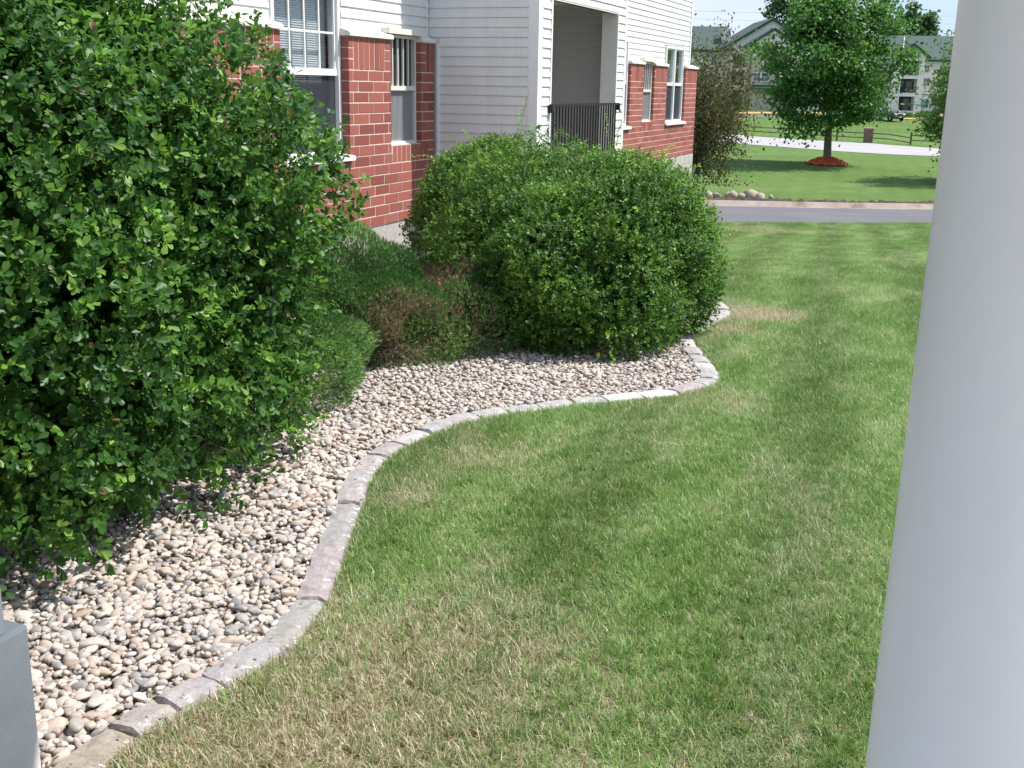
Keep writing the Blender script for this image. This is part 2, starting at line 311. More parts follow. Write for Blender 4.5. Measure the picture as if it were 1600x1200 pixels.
class MB:
    def __init__(s): s.v = []; s.f = []
    def add(s, V, F):
        k = len(s.v); s.v += [tuple(map(float, p)) for p in V]; s.f += [tuple(i + k for i in f) for f in F]
    def box(s, x0, x1, y0, y1, z0, z1, ch=0.0):
        if ch <= 0:
            V = [(x, y, z) for x in (x0, x1) for y in (y0, y1) for z in (z0, z1)]
            s.add(V, [(0, 1, 3, 2), (4, 6, 7, 5), (0, 4, 5, 1), (2, 3, 7, 6), (0, 2, 6, 4), (1, 5, 7, 3)]); return s
        # chamfered box: 24 verts
        V = []; idx = {}
        X, Y, Z = (x0, x1), (y0, y1), (z0, z1); sg = (1, -1)
        for i in (0, 1):
            for j in (0, 1):
                for k in (0, 1):
                    for ax in range(3):
                        p = [X[i], Y[j], Z[k]]; c = [ch * sg[i], ch * sg[j], ch * sg[k]]
                        for a in range(3):
                            if a != ax: p[a] += c[a]
                        idx[(i, j, k, ax)] = len(V); V.append(tuple(p))
        F = []
        for i in (0, 1):
            q = [idx[(i, 0, 0, 0)], idx[(i, 1, 0, 0)], idx[(i, 1, 1, 0)], idx[(i, 0, 1, 0)]]; F.append(tuple(q if i else q[::-1]))
            q = [idx[(0, i, 0, 1)], idx[(1, i, 0, 1)], idx[(1, i, 1, 1)], idx[(0, i, 1, 1)]]; F.append(tuple(q[::-1] if i else q))
            q = [idx[(0, 0, i, 2)], idx[(1, 0, i, 2)], idx[(1, 1, i, 2)], idx[(0, 1, i, 2)]]; F.append(tuple(q if i else q[::-1]))
        for i in (0, 1):
            for j in (0, 1):
                F.append((idx[(i, j, 0, 0)], idx[(i, j, 1, 0)], idx[(i, j, 1, 1)], idx[(i, j, 0, 1)]))
                F.append((idx[(i, 0, j, 0)], idx[(i, 1, j, 0)], idx[(i, 1, j, 2)], idx[(i, 0, j, 2)]))
                F.append((idx[(0, i, j, 1)], idx[(1, i, j, 1)], idx[(1, i, j, 2)], idx[(0, i, j, 2)]))
                for k in (0, 1): F.append((idx[(i, j, k, 0)], idx[(i, j, k, 1)], idx[(i, j, k, 2)]))
        s.add(V, F); return s
    def prism(s, poly, axis, a0, a1):
        """polygon (2D) extruded along axis: 0->x with poly (y,z), 1->y with poly (x,z), 2->z with poly (x,y)"""
        n = len(poly)
        def mk(p, a):
            return {0: (a, p[0], p[1]), 1: (p[0], a, p[1]), 2: (p[0], p[1], a)}[axis]
        V = [mk(p, a0) for p in poly] + [mk(p, a1) for p in poly]
        F = [tuple(range(n))[::-1], tuple(range(n, 2 * n))] + [(i, (i + 1) % n, n + (i + 1) % n, n + i) for i in range(n)]
        s.add(V, F); return s
    def tube(s, pts, rad, n=6, cap=True):
        pts = [np.array(p, float) for p in pts]; V = []; k = len(pts)
        for i, p in enumerate(pts):
            t = pts[min(i + 1, k - 1)] - pts[max(i - 1, 0)]; t /= (np.linalg.norm(t) + 1e-9)
            a = np.cross(t, (0, 0, 1.0) if abs(t[2]) < .9 else (1.0, 0, 0)); a /= np.linalg.norm(a); b = np.cross(t, a)
            r = rad[i] if hasattr(rad, '__len__') else rad
            for j in range(n):
                th = 2 * math.pi * j / n; V.append(p + r * (math.cos(th) * a + math.sin(th) * b))
        F = [(i * n + j, i * n + (j + 1) % n, (i + 1) * n + (j + 1) % n, (i + 1) * n + j) for i in range(k - 1) for j in range(n)]
        if cap: F += [tuple(range(n))[::-1], tuple(range((k - 1) * n, k * n))]
        s.add(V, F); return s
    def mesh(s, name, mat, smooth=False):
        me = bpy.data.meshes.new(name); me.from_pydata(s.v, [], s.f); me.update()
        import bmesh
        b = bmesh.new(); b.from_mesh(me); bmesh.ops.recalc_face_normals(b, faces=b.faces); b.to_mesh(me); b.free()
        if smooth: me.polygons.foreach_set('use_smooth', np.ones(len(me.polygons), bool))
        me.materials.append(mat); return me
    def obj(s, name, mat, parent=None, smooth=False, **kw): return link(name, s.mesh(name, mat, smooth), parent, **kw)
def inpoly(P, poly):
    x, y = P[:, 0], P[:, 1]; c = np.zeros(len(P), bool); q = np.asarray(poly); n = len(q); j = n - 1
    for i in range(n):
        xi, yi, xj, yj = q[i, 0], q[i, 1], q[j, 0], q[j, 1]
        if yi != yj:
            k = ((yi > y) != (yj > y)) & (x < (xj - xi) * (y - yi) / (yj - yi) + xi); c ^= k
        j = i
    return c
def seg_dist(P, line):
    d = np.full(len(P), 1e9); L = np.asarray(line, float)
    for a, b in zip(L[:-1], L[1:]):
        ab = b - a; t = np.clip(((P - a) @ ab) / (ab @ ab), 0, 1); d = np.minimum(d, np.linalg.norm(P - (a + t[:, None] * ab), axis=1))
    return d
def rot_about(ax, ang):
    """(n,3) axes, (n,) angles -> (n,3,3)"""
    ax = ax / np.linalg.norm(ax, axis=1, keepdims=True); c, s_ = np.cos(ang), np.sin(ang); C1 = 1 - c; x, y, z = ax.T
    return np.stack([np.stack([c + x * x * C1, x * y * C1 - z * s_, x * z * C1 + y * s_], 1), np.stack([y * x * C1 + z * s_, c + y * y * C1, y * z * C1 - x * s_], 1), np.stack([z * x * C1 - y * s_, z * y * C1 + x * s_, c + z * z * C1], 1)], 1)
def frame(ydir, zdir):
    y = ydir / (np.linalg.norm(ydir, axis=1, keepdims=True) + 1e-9); x = np.cross(y, zdir); x /= (np.linalg.norm(x, axis=1, keepdims=True) + 1e-9)
    z = np.cross(x, y); return np.stack([x, y, z], 2)
def unit(a): return a / (np.linalg.norm(a, axis=-1, keepdims=True) + 1e-9)

# ================================================================== GROUND
s_rows = np.concatenate([np.arange(-20, 36, .5), np.arange(36, 70, 1), np.arange(70, 260, 4), [300, 400, 600, 1000, 2000, 4500]])
l_cols = np.concatenate([[-4500, -1500, -500, -200, -100], np.arange(-60, 121, 6.0), [200, 500, 1500, 4500]])
SS, LL = np.meshgrid(s_rows, l_cols, indexing='ij'); X, Y = SL(SS, LL); Zg = G(SS)
V = np.stack([X, Y, Zg], -1).reshape(-1, 3); nr, nc = SS.shape
ii, jj = np.meshgrid(np.arange(nr - 1), np.arange(nc - 1), indexing='ij'); a = (ii * nc + jj).ravel()
F = np.stack([a, a + 1, a + nc + 1, a + nc], 1)[:, ::-1]
struct(link('ground', tri_mesh('ground', V, F, MT['ground'], True)), 'grassy ground sloping gently down to the road and the street beyond')

def strip(name, nearL, farL, dz, mat, n=40, m_=6, label=None, bump=0):
    """sheet draped on the terrain between two polylines"""
    def res(L):
        L = np.asarray(L, float); d = np.concatenate([[0], np.cumsum(np.linalg.norm(np.diff(L, axis=0), axis=1))]); t = np.linspace(0, d[-1], n)
        return np.stack([np.interp(t, d, L[:, 0]), np.interp(t, d, L[:, 1])], 1)
    A, B = res(nearL), res(farL); t = np.linspace(0, 1, m_)[:, None, None]; P = A[None] * (1 - t) + B[None] * t
    Z = GXY(P[..., 0], P[..., 1]) + dz
    if bump: Z = Z + RNG.random(Z.shape) * bump * np.sin(np.linspace(0, math.pi, m_))[:, None]
    V = np.concatenate([P, Z[..., None]], 2).reshape(-1, 3)
    ii, jj = np.meshgrid(np.arange(m_ - 1), np.arange(n - 1), indexing='ij'); a = (ii * n + jj).ravel(); F = np.stack([a, a + 1, a + n + 1, a + n], 1)
    o = link(name, tri_mesh(name, V, F, mat, True)); struct(o, label); return o
def lineSL(a, b): return [SL(*a), SL(*b)]
def ext(p, q, t0, t1):
    p, q = np.array(p), np.array(q); d = q - p; return [tuple(p + d * t0), tuple(p + d * t1)]
rn = [(-9.6, 21.9), (-.38, 27.10), (2.59, 28.78), (4.92, 30.25), (22, 41.0)]
rf = [(-12.2, 26.6), (-1.59, 32.4), (2.07, 33.6), (4.79, 34.8), (21.5, 46)]
strip('road', rn, rf, .006, MT['asphalt'], 80, 12, 'dark asphalt drive between the two lawns')
# curb: real step, with flat gutter pan
def offs(L, d):
    L = np.asarray(L, float); t = np.gradient(L, axis=0); t /= np.linalg.norm(t, axis=1, keepdims=True); return L + d * np.stack([-t[:, 1], t[:, 0]], 1)
def resample(L, n):
    L = np.asarray(L, float); d = np.concatenate([[0], np.cumsum(np.linalg.norm(np.diff(L, axis=0), axis=1))]); t = np.linspace(0, d[-1], n)
    return np.stack([np.interp(t, d, L[:, 0]), np.interp(t, d, L[:, 1])], 1)
rfd = resample(rf, 60)
prof = [(-.02, .004), (.28, .006), (.34, .13), (.48, .14), (.52, .0)]
V = []; 
for d, z in prof:
    P = offs(rfd, d); V.append(np.column_stack([P, GXY(P[:, 0], P[:, 1]) + z + .004]))
V = np.concatenate(V); n = 60
F = [(i * n + j, i * n + j + 1, (i + 1) * n + j + 1, (i + 1) * n + j) for i in range(len(prof) - 1) for j in range(n - 1)]
struct(link('curb', tri_mesh('curb', V, F, MT['curb'])), 'tan concrete kerb and gutter along the far side of the asphalt drive')
# two faded marks on the drive
for (a, b, w) in (((2.3, 31.1), (3.6, 31.9), .10), ((3.9, 31.9), (5.6, 32.9), .07)):
    a, b = np.array(a), np.array(b); nrm = np.array([-(b - a)[1], (b - a)[0]]); nrm = nrm / np.linalg.norm(nrm) * w
    strip('road_marking', [a, b], [a + nrm * .6, b + nrm * .6], .012, MT['mark'], 8, 3)
# the street
sn = [(-40, 139), (-11.08, 106.5), (-5.35, 100.0), (-.53, 94.3), (2.4, 90.6), (14, 76)]
sf = [(-52, 150), (-16.34, 128.1), (-3.38, 122.6), (1.99, 114.9), (26, 86)]
sn = [(-45, 145), (-11.08, 106.5), (-5.35, 100.0), (-.53, 94.3), (2.4, 90.6), (14, 76)]
strip('street', sn, sf, .03, MT['street'], 80, 14, 'pale concrete street crossing behind the near lawns')
A_, B_ = resample(sn, 80), resample(sf, 80)
strip('road_marking', A_ * .54 + B_ * .46, A_ * .53 + B_ * .47, .06, MT['line'], 80, 2)
# dirt trench line behind the kerb
dl = resample(offs(rfd, 2.2), 420)
w = .18 + .5 * np.clip((-dl[:, 0] + 2.0) / 6, 0, 1) + .14 * np.sin(np.arange(420) * 1.7) * np.sin(np.arange(420) * .31)
w = np.clip(w * 1.6, .12, 2); dn = offs(dl, .0); df = dl + (offs(dl, 1.0) - dl) * w[:, None]
nn, mm = 420, 6; t = np.linspace(0, 1, mm)[:, None, None]; P = dn[None] * (1 - t) + df[None] * t
Z = GXY(P[..., 0], P[..., 1]) + .02 + RNG.random(P.shape[:2]) * (.06 + .12 * w) * np.sin(np.linspace(0, math.pi, mm))[:, None]
a = (np.arange(mm - 1)[:, None] * nn + np.arange(nn - 1)).ravel(); F = np.stack([a, a + 1, a + nn + 1, a + nn], 1)
o = link('dirt', tri_mesh('dirt', np.concatenate([P, Z[..., None]], 2).reshape(-1, 3), F, MT['dirt'])); o['kind'] = 'stuff'; o['label'] = 'line of freshly turned dark dirt along the grass bank'; o['category'] = 'dirt'

# ================================================================== GARDEN BED
EDGE_OUT = [(3.474, 1.60), (3.474, 2.014), (3.453, 2.304), (3.484, 2.462), (3.517, 2.634), (3.571, 2.924), (3.505, 3.278), (3.309, 3.767), (3.135, 4.2), (3.037, 4.429), (2.971, 4.633), (2.925, 4.85), (2.927, 5.068), (2.962, 5.313), (3.005, 5.523), (3.08, 5.694), (3.193, 5.864), (3.345, 6.024), (3.484, 6.19), (3.649, 6.33), (3.828, 6.511), (4.006, 6.702), (4.122, 6.948), (4.152, 7.143), (4.085, 7.40), (4.010, 7.61), (3.905, 7.852), (3.80, 8.08), (3.70, 8.377), (3.69, 8.56), (3.69, 8.89), (3.715, 9.22), (3.754, 9.549), (3.70, 9.846), (3.536, 10.305), (3.337, 10.742), (3.02, 11.2), (2.62, 11.6), (2.2, 11.9), (1.7, 12.1)]
EO = np.array(EDGE_OUT)
EI = offs(EO, .115)     # inner side: towards -X (left of travel)
BED = np.vstack([EI, [(1.2, 12.1), (1.2, 11.58), (.0, 11.58), (0.0, 1.6)]])
LAWN = np.vstack([EO[::1], [(1.7, 12.6), (1.3, 15.0), (-.1, 15.2), (-.1, 25.8), (-1.5, 25.8), (-2.2, 26.1)], [(p[0], p[1]) for p in rn[1:]], [(22, 1.2), (3.474, 1.2)]])

def bed_mesh():
    gx, gy = np.meshgrid(np.arange(-.1, 4.3, .1), np.arange(1.5, 12.3, .1), indexing='ij'); P = np.stack([gx, gy], -1)
    Z = GXY(gx, gy) + .004; nx, ny = gx.shape
    cen = (P[:-1, :-1] + P[1:, 1:]) / 2; ok = inpoly(cen.reshape(-1, 2), BED)
    a = (np.arange(nx - 1)[:, None] * ny + np.arange(ny - 1)).ravel(); F = np.stack([a, a + ny, a + ny + 1, a + 1], 1)[ok]
    return tri_mesh('gravel_bed', np.concatenate([P, Z[..., None]], 2).reshape(-1, 3), F, MT['soil'], True)
bed = struct(link('gravel_bed', bed_mesh()), 'curving planting bed filled with rounded tan and gray river stones')

# pebble templates: deformed icospheres
def ico(sub):
    import bmesh
    b = bmesh.new(); bmesh.ops.create_icosphere(b, subdivisions=sub, radius=1); V = np.array([v.co[:] for v in b.verts]); F = np.array([[v.index for v in f.verts] for f in b.faces]); b.free(); return V, F
IV, IF = ico(2); IV1, IF1 = ico(1)
def pebble_shape(V, seed):
    r = np.random.default_rng(seed); k = r.normal(size=(4, 3)) * 1.3; ph = r.random(4) * 6
    d = 1 + sum(.085 * np.sin(V @ k[i] + ph[i]) for i in range(4)); P = V * d[:, None]
    p = r.normal(size=(6, 3)); p = unit(p)
    for q in p:                                   # flatten facets
        h = P @ q; lim = .50 + .25 * r.random(); P = P - np.outer(np.clip(h - lim, 0, None) * .85, q)
    return P
PAL = np.array([(.38, .32, .26), (.42, .365, .32), (.36, .285, .25), (.30, .285, .275), (.24, .24, .245), (.18, .195, .21), (.52, .485, .45), (.30, .225, .18), (.41, .365, .335), (.33, .295, .28), (.21, .215, .225), (.46, .40, .365)])
PALW = np.array([15, 15, 10, 9, 6, 2.5, 9, 3.5, 13, 10, 2.5, 12.]); PALW /= PALW.sum()
def pebbles():
    sp = .029
    gx, gy = np.meshgrid(np.arange(.2, 4.4, sp), np.arange(1.7, 11.6, sp * .9), indexing='ij')
    P = np.stack([gx, gy], -1).reshape(-1, 2) + RNG.uniform(-.0145, .0145, (gx.size, 2))
    P = P[inpoly(P, BED)]
    # leave out what lies deep under the shrubs
    def under(c, r): return ((P[:, 0] - c[0]) / r[0]) ** 2 + ((P[:, 1] - c[1]) / r[1]) ** 2 < 1
    hid = under((1.0, 4.0), (1.0, 1.5)) | under((2.6, 9.0), (.6, .8)) | under((1.0, 8.6), (1.1, 1.6)) | (P[:, 0] < .7)
    P = P[~hid]
    far = depth(P[:, 0], P[:, 1]); keep = (far < 6) | (RNG.random(len(P)) < .9); P = P[keep]
    n = len(P); L = RNG.lognormal(math.log(.0183), .28, n); L = np.clip(L, .010, .036)
    lay = RNG.random(n)
    sz = np.stack([L * RNG.uniform(.95, 1.35, n), L * RNG.uniform(.75, 1.0, n), L * RNG.uniform(.5, .8, n)], 1)
    z = GXY(P[:, 0], P[:, 1]) + .006 + lay * .018 + .008 * np.sin(P[:, 0] * 9) * np.sin(P[:, 1] * 7)
    de = seg_dist(P, EI); z = z + np.where(de < .10, -.002, 0)
    yaw = RNG.random(n) * 2 * math.pi; til = rot_about(np.stack([np.cos(yaw * 3), np.sin(yaw * 3), np.zeros(n)], 1), RNG.normal(0, .35, n))
    cz, sz_ = np.cos(yaw), np.sin(yaw); Rz = np.zeros((n, 3, 3)); Rz[:, 0, 0] = cz; Rz[:, 0, 1] = -sz_; Rz[:, 1, 0] = sz_; Rz[:, 1, 1] = cz; Rz[:, 2, 2] = 1
    M3 = til @ Rz * sz[:, None, :]
    ci = RNG.choice(len(PAL), n, p=PALW); col = (PAL[ci] * .68 + PAL.mean(0) * .32) * RNG.uniform(.95, 1.22, (n, 1)); loc = np.column_stack([P, z])
    size = L / np.linalg.norm(loc - CAM, axis=1) * (lay > .45); vis = (P[:, 0] > 2.2)
    # inside the frame only
    q = loc - CAM; zz = q @ w_; px = 800 + 1759.87 * (q @ r_) / zz; py = 600 - 1759.87 * (q @ u_) / zz
    infr = (px > 75) & (px < 700) & (py > 640) & (py < 1190) & ~((px < 330) & (py < 880)) & ~((px < 420) & (py < 740))
    order = np.argsort(-size * infr * vis)[:300]; big = np.zeros(n, bool); big[order] = True
    shapes = [pebble_shape(IV, 100 + i) for i in range(8)]; shapes1 = [pebble_shape(IV1, 200 + i) for i in range(8)]
    cache = {}
    for j in order:
        key = (int(RNG.integers(8)), int(ci[j]))
        if key not in cache:
            sv = shapes[key[0]]; cache[key] = tri_mesh('pebble', sv, IF, MT['pebble'], True, {'col': np.tile(PAL[key[1]], (len(sv), 1))})
        o = link('pebble', cache[key], bed); A = np.eye(4); A[:3, :3] = M3[j]; A[:3, 3] = loc[j]; o.matrix_local = Matrix(A.tolist())
    rest = np.where(~big)[0]; near = depth(P[:, 0], P[:, 1]) < 6.2
    VV, FF, CC = [], [], []; off = 0
    for grp, sh, fc in ((rest[near[rest]], shapes, IF), (rest[~near[rest]], shapes, IF) if False else (rest[~near[rest]], shapes1, IF1)):
        sid = RNG.integers(0, 8, len(grp))
        for i in range(8):
            g = grp[sid == i]
            if not len(g): continue
            Vt = sh[i]; v = np.einsum('nij,kj->nki', M3[g], Vt) + loc[g][:, None, :]
            VV.append(v.reshape(-1, 3)); FF.append((fc[None] + (np.arange(len(g)) * len(Vt))[:, None, None]).reshape(-1, 3) + off); CC.append(np.repeat(col[g], len(Vt), axis=0)); off += len(g) * len(Vt)
    o = link('pebbles', tri_mesh('pebbles', np.concatenate(VV), np.concatenate(FF), MT['pebble'], True, {'col': np.concatenate(CC)}), bed)
    o['kind'] = 'stuff'; o['label'] = 'mass of smaller river stones filling the bed'
    # small chips filling the gaps
    m = 9000; Q = np.column_stack([RNG.uniform(.7, 4.2, m * 4), RNG.uniform(1.7, 11.5, m * 4)]); Q = Q[inpoly(Q, BED)][:m]; m = len(Q); s2 = RNG.uniform(.006, .012, m)
    M2 = rot_about(unit(RNG.normal(size=(m, 3))), RNG.random(m) * 6.28) * (s2[:, None] * np.array([1.3, 1, .8]))[:, None, :]; c2 = PAL[RNG.choice(len(PAL), m, p=PALW)] * RNG.uniform(.8, 1.2, (m, 1))
    o = link('pebble_chips', scatter('pebble_chips', IV1 * (1 + .12 * np.sin(IV1 @ np.array([3., 5, 4])))[:, None], IF1, M2, np.column_stack([Q, GXY(Q[:, 0], Q[:, 1]) + .012 + .008 * RNG.random(m)]), MT['pebble'], True, None, {'col': c2}), bed); o['kind'] = 'stuff'
    print('pebbles', n)
pebbles()

# edging blocks
EC = [(.33, .285, .19), (.27, .235, .20), (.29, .265, .255), (.30, .275, .285), (.29, .275, .285), (.265, .255, .245), (.29, .255, .26), (.27, .26, .26), (.30, .27, .275), (.29, .28, .28), (.33, .30, .305), (.31, .28, .29), (.38, .35, .355), (.30, .295, .295), (.32, .295, .295), (.33, .32, .31)]
def edging():
    root = thing('garden_edging', 'curved row of gray and mauve concrete edging blocks around the river stone bed', 'garden edging', (3.5, 4, 0))
    for i in range(len(EO) - 1):
        a0, a1, b0, b1 = EO[i], EO[i + 1], EI[i], EI[i + 1]
        if i == 0: a0 = EO[0]
        g = .007 + .006 * random.random(); L = np.linalg.norm(a1 - a0); t = g / L; nx = max(3, int(L / .05)); ny = 4
        zt = .027 + random.uniform(-.006, .008); V = []; rng = np.random.default_rng(i)
        us = np.linspace(t, 1 - t, nx); vs_ = np.linspace(0, 1, ny)
        tilt = rng.uniform(-.008, .008)
        for u in us:
            for v in vs_:
                p = (a0 * (1 - u) + a1 * u) * (1 - v) + (b0 * (1 - u) + b1 * u) * v
                ed = (.010 if v in (0.0,) else .004 if v == 1.0 else 0) + (.004 if u in (us[0], us[-1]) else 0)
                jit = rng.normal(0, .0035, 2) if (v in (0.0, 1.0) or u in (us[0], us[-1])) else (0, 0)
                V.append((p[0] + jit[0], p[1] + jit[1], float(GXY(*p)) + zt - ed + rng.normal(0, .0015) + tilt * (u - .5)))
        F = [(i_ * ny + j, (i_ + 1) * ny + j, (i_ + 1) * ny + j + 1, i_ * ny + j + 1) for i_ in range(nx - 1) for j in range(ny - 1)]
        chip = [1.0 if (k % ny) == 0 else .12 for k in range(len(V))]
        per = [i_ * ny for i_ in range(nx)] + [(nx - 1) * ny + j for j in range(1, ny)] + [i_ * ny + ny - 1 for i_ in range(nx - 2, -1, -1)] + [j for j in range(ny - 2, 0, -1)]
        # side skirt: first a small chipped arris, then down
        base = len(V); cen = np.mean(np.array(V)[:, :2], axis=0)
        for ring, (dz, o_) in enumerate(((-.014, .006), (-.07, .004))):
            for k in per:
                v = V[k]; d = np.array(v[:2]) - cen; d /= np.linalg.norm(d); V.append((v[0] + d[0] * o_, v[1] + d[1] * o_, v[2] + dz)); chip.append(.85 if ring == 0 else .4)
        n = len(per)
        for k in range(n):
            k2 = (k + 1) % n; F.append((per[k2], per[k], base + k, base + k2)); F.append((base + k2, base + k, base + n + k, base + n + k2))
        c = np.array(EC[i % len(EC)]) if i < 16 else np.array(EC[5:][:11][rng.integers(10)]) * 1.08 if i < 40 else np.array(EC[rng.integers(len(EC))]) * rng.uniform(.85, 1.15)
        if i in (19, 20): c = np.array((.62, .60, .56))
        me = bpy.data.meshes.new('edging_block'); me.from_pydata([tuple(v) for v in V], [], F); me.update()
        at = me.attributes.new('col', 'FLOAT_COLOR', 'POINT'); at.data.foreach_set('color', np.tile([*c, 1.0], len(V)).astype(np.float32))
        at = me.attributes.new('chip', 'FLOAT', 'POINT'); at.data.foreach_set('value', np.array(chip, np.float32))
        me.materials.append(MT['edging'])
        o = link('edging_block', me, root); o.matrix_parent_inverse = Matrix.Translation((-3.5, -4, 0))
        if i in (19, 20): o['label'] = 'pale chalky edging block'
        elif i in (0, 1): o['label'] = 'tan edging block at the near end'
edging()

# ================================================================== GRASS
def blades(P, n_ang=None, z=None, hmul=1.0, rng=RNG):
    """P (n,2) -> arrays for bent tapered blades"""
    n = len(P); H = np.clip(rng.normal(.046, .014, n), .016, .085) * hmul; wd = rng.uniform(.0010, .0020, n)
    th = rng.random(n) * 2 * math.pi; lean = np.clip(np.abs(rng.normal(.85, .42, n)), .05, 1.5)
    d = np.stack([np.cos(th), np.sin(th)], 1); ph = th + math.pi / 2 + rng.normal(0, .5, n); wv = np.stack([np.cos(ph), np.sin(ph)], 1) * wd[:, None]
    def P3(xy, zz): return np.column_stack([xy, zz])
    hz1 = H * .52 * np.cos(lean * .8); hx1 = H * .52 * np.sin(lean * .8); hz2 = hz1 + H * .48 * np.cos(np.minimum(lean * 1.35, 1.75)); hx2 = hx1 + H * .48 * np.sin(np.minimum(lean * 1.35, 1.75))
    z0 = np.zeros(n) if z is None else z
    b0 = P3(P - wv, z0 - .004); b1 = P3(P + wv, z0 - .004); m0 = P3(P + d * hx1[:, None] - wv * .85, z0 + hz1); m1 = P3(P + d * hx1[:, None] + wv * .85, z0 + hz1); t = P3(P + d * hx2[:, None], z0 + np.maximum(hz2, .004))
    V = np.stack([b0, b1, m0, m1, t], 1).reshape(-1, 3); k = np.arange(n) * 5
    F = np.stack([np.stack([k, k + 1, k + 3], 1), np.stack([k, k + 3, k + 2], 1), np.stack([k + 2, k + 3, k + 4], 1)], 1).reshape(-1, 3)
    at = {'tone': np.repeat(rng.random(n), 5), 'dryr': np.repeat(rng.random(n), 5), 'hgt': np.tile([0, 0, .55, .55, 1.0], n)}
    return V, F, at
TS = .4
def tile(seed):
    rng = np.random.default_rng(seed); n = 4200
    # clumpy: mix of uniform and tufts
    P = rng.uniform(-TS / 2, TS / 2, (n, 2)); c = rng.uniform(-TS / 2, TS / 2, (70, 2)); k = n // 2
    P[:k] = c[rng.integers(0, 70, k)] + rng.normal(0, .011, (k, 2))
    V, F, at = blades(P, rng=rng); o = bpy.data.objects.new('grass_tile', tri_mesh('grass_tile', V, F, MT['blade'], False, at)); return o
def lawn_grass():
    gx, gy = np.meshgrid(np.arange(-2.4, 20, TS), np.arange(1.2, 40, TS), indexing='ij'); cen = np.stack([gx, gy], -1).reshape(-1, 2)
    q = np.column_stack([cen, GXY(cen[:, 0], cen[:, 1])]) - CAM; zz = q @ w_; fx = (q @ r_) / np.maximum(zz, .1)
    m_ = (zz > 1.0) & (fx < .75) & (fx > -.75) & (depth(cen[:, 0], cen[:, 1]) < 40); cen = cen[m_]
    ins = np.ones(len(cen), bool); anyi = np.zeros(len(cen), bool)
    for dx in (-.5, 0, .5):
        for dy in (-.5, 0, .5):
            k = inpoly(cen + np.array([dx, dy]) * TS * 1.12, LAWN); ins &= k; anyi |= k
    dn = seg_dist(cen, EO) < .30; full = ins & ~dn; part = anyi & ~full & (depth(cen[:, 0], cen[:, 1]) < 30)
    C1 = cen[full]; n = len(C1); z = GXY(C1[:, 0], C1[:, 1]) ; s = depth(C1[:, 0], C1[:, 1]); sl = (G(s + .2) - G(s - .2)) / .4
    me = bpy.data.meshes.new('lawn_grass'); me.vertices.add(n); me.vertices.foreach_set('co', np.column_stack([C1, z]).astype(np.float32).ravel())
    ro = np.zeros((n, 3), np.float32); qz = RNG.integers(0, 4, n) * math.pi / 2
    for i in range(n):
        nrm = Vector((-sl[i] * FW[0], -sl[i] * FW[1], 1)).normalized(); e = (nrm.to_track_quat('Z', 'Y').to_matrix() @ Matrix.Rotation(0, 3, 'Z'))
        # keep heading: rotate about tilt axis only
        ax = Vector((0, 0, 1)).cross(nrm); ang = Vector((0, 0, 1)).angle(nrm)
        R = (Matrix.Rotation(ang, 3, ax) if ang > 1e-5 else Matrix.Identity(3)) @ Matrix.Rotation(float(qz[i]), 3, 'Z'); ro[i] = R.to_euler()[:]
    at = me.attributes.new('rot', 'FLOAT_VECTOR', 'POINT'); at.data.foreach_set('vector', ro.ravel())
    at = me.attributes.new('pick', 'INT', 'POINT'); at.data.foreach_set('value', RNG.integers(0, 5, n).astype(np.int32))
    me.update(); o = link('lawn_grass', me); o['kind'] = 'stuff'; o['label'] = 'mown lawn grass with straw coloured dry patches'; o['category'] = 'grass'
    ng = bpy.data.node_groups.new('grass_scatter', 'GeometryNodeTree'); ng.interface.new_socket('Geometry', in_out='INPUT', socket_type='NodeSocketGeometry'); ng.interface.new_socket('Geometry', in_out='OUTPUT', socket_type='NodeSocketGeometry')
    gi = ng.nodes.new('NodeGroupInput'); go = ng.nodes.new('NodeGroupOutput'); ip = ng.nodes.new('GeometryNodeInstanceOnPoints'); gti = ng.nodes.new('GeometryNodeGeometryToInstance')
    for i in range(5):
        oi = ng.nodes.new('GeometryNodeObjectInfo'); oi.inputs['Object'].default_value = tile(50 + i); ng.links.new(oi.outputs['Geometry'], gti.inputs[0])
    na = ng.nodes.new('GeometryNodeInputNamedAttribute'); na.data_type = 'FLOAT_VECTOR'; na.inputs['Name'].default_value = 'rot'
    nb = ng.nodes.new('GeometryNodeInputNamedAttribute'); nb.data_type = 'INT'; nb.inputs['Name'].default_value = 'pick'
    e2r = ng.nodes.new('FunctionNodeEulerToRotation'); ng.links.new(na.outputs['Attribute'], e2r.inputs[0]); ng.links.new(e2r.outputs[0], ip.inputs['Rotation'])
    ip.inputs['Pick Instance'].default_value = True; ng.links.new(nb.outputs['Attribute'], ip.inputs['Instance Index'])
    m2p = ng.nodes.new('GeometryNodeMeshToPoints'); ng.links.new(gi.outputs[0], m2p.inputs[0]); ng.links.new(m2p.outputs[0], ip.inputs['Points']); ng.links.new(gti.outputs[0], ip.inputs['Instance']); ng.links.new(ip.outputs[0], go.inputs[0])
    md = o.modifiers.new('scatter', 'NODES'); md.node_group = ng
    # boundary cells: real blades, kept off the blocks
    PP = []
    for c in cen[part]:
        dd = depth(*c); k = int(4200 * (1 if dd < 12 else .6 if dd < 20 else .35)); PP.append(c + RNG.uniform(-TS / 2, TS / 2, (k, 2)))
    P = np.concatenate(PP); k = inpoly(P, LAWN); P = P[k]; de = seg_dist(P, EO); P = P[de > RNG.uniform(.0, .03, len(P))]
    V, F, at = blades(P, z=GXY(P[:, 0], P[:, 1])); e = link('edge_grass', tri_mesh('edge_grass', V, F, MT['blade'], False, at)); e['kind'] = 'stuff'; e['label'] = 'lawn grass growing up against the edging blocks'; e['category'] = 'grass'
    print('tiles', n, 'edge blades', len(P))
lawn_grass()

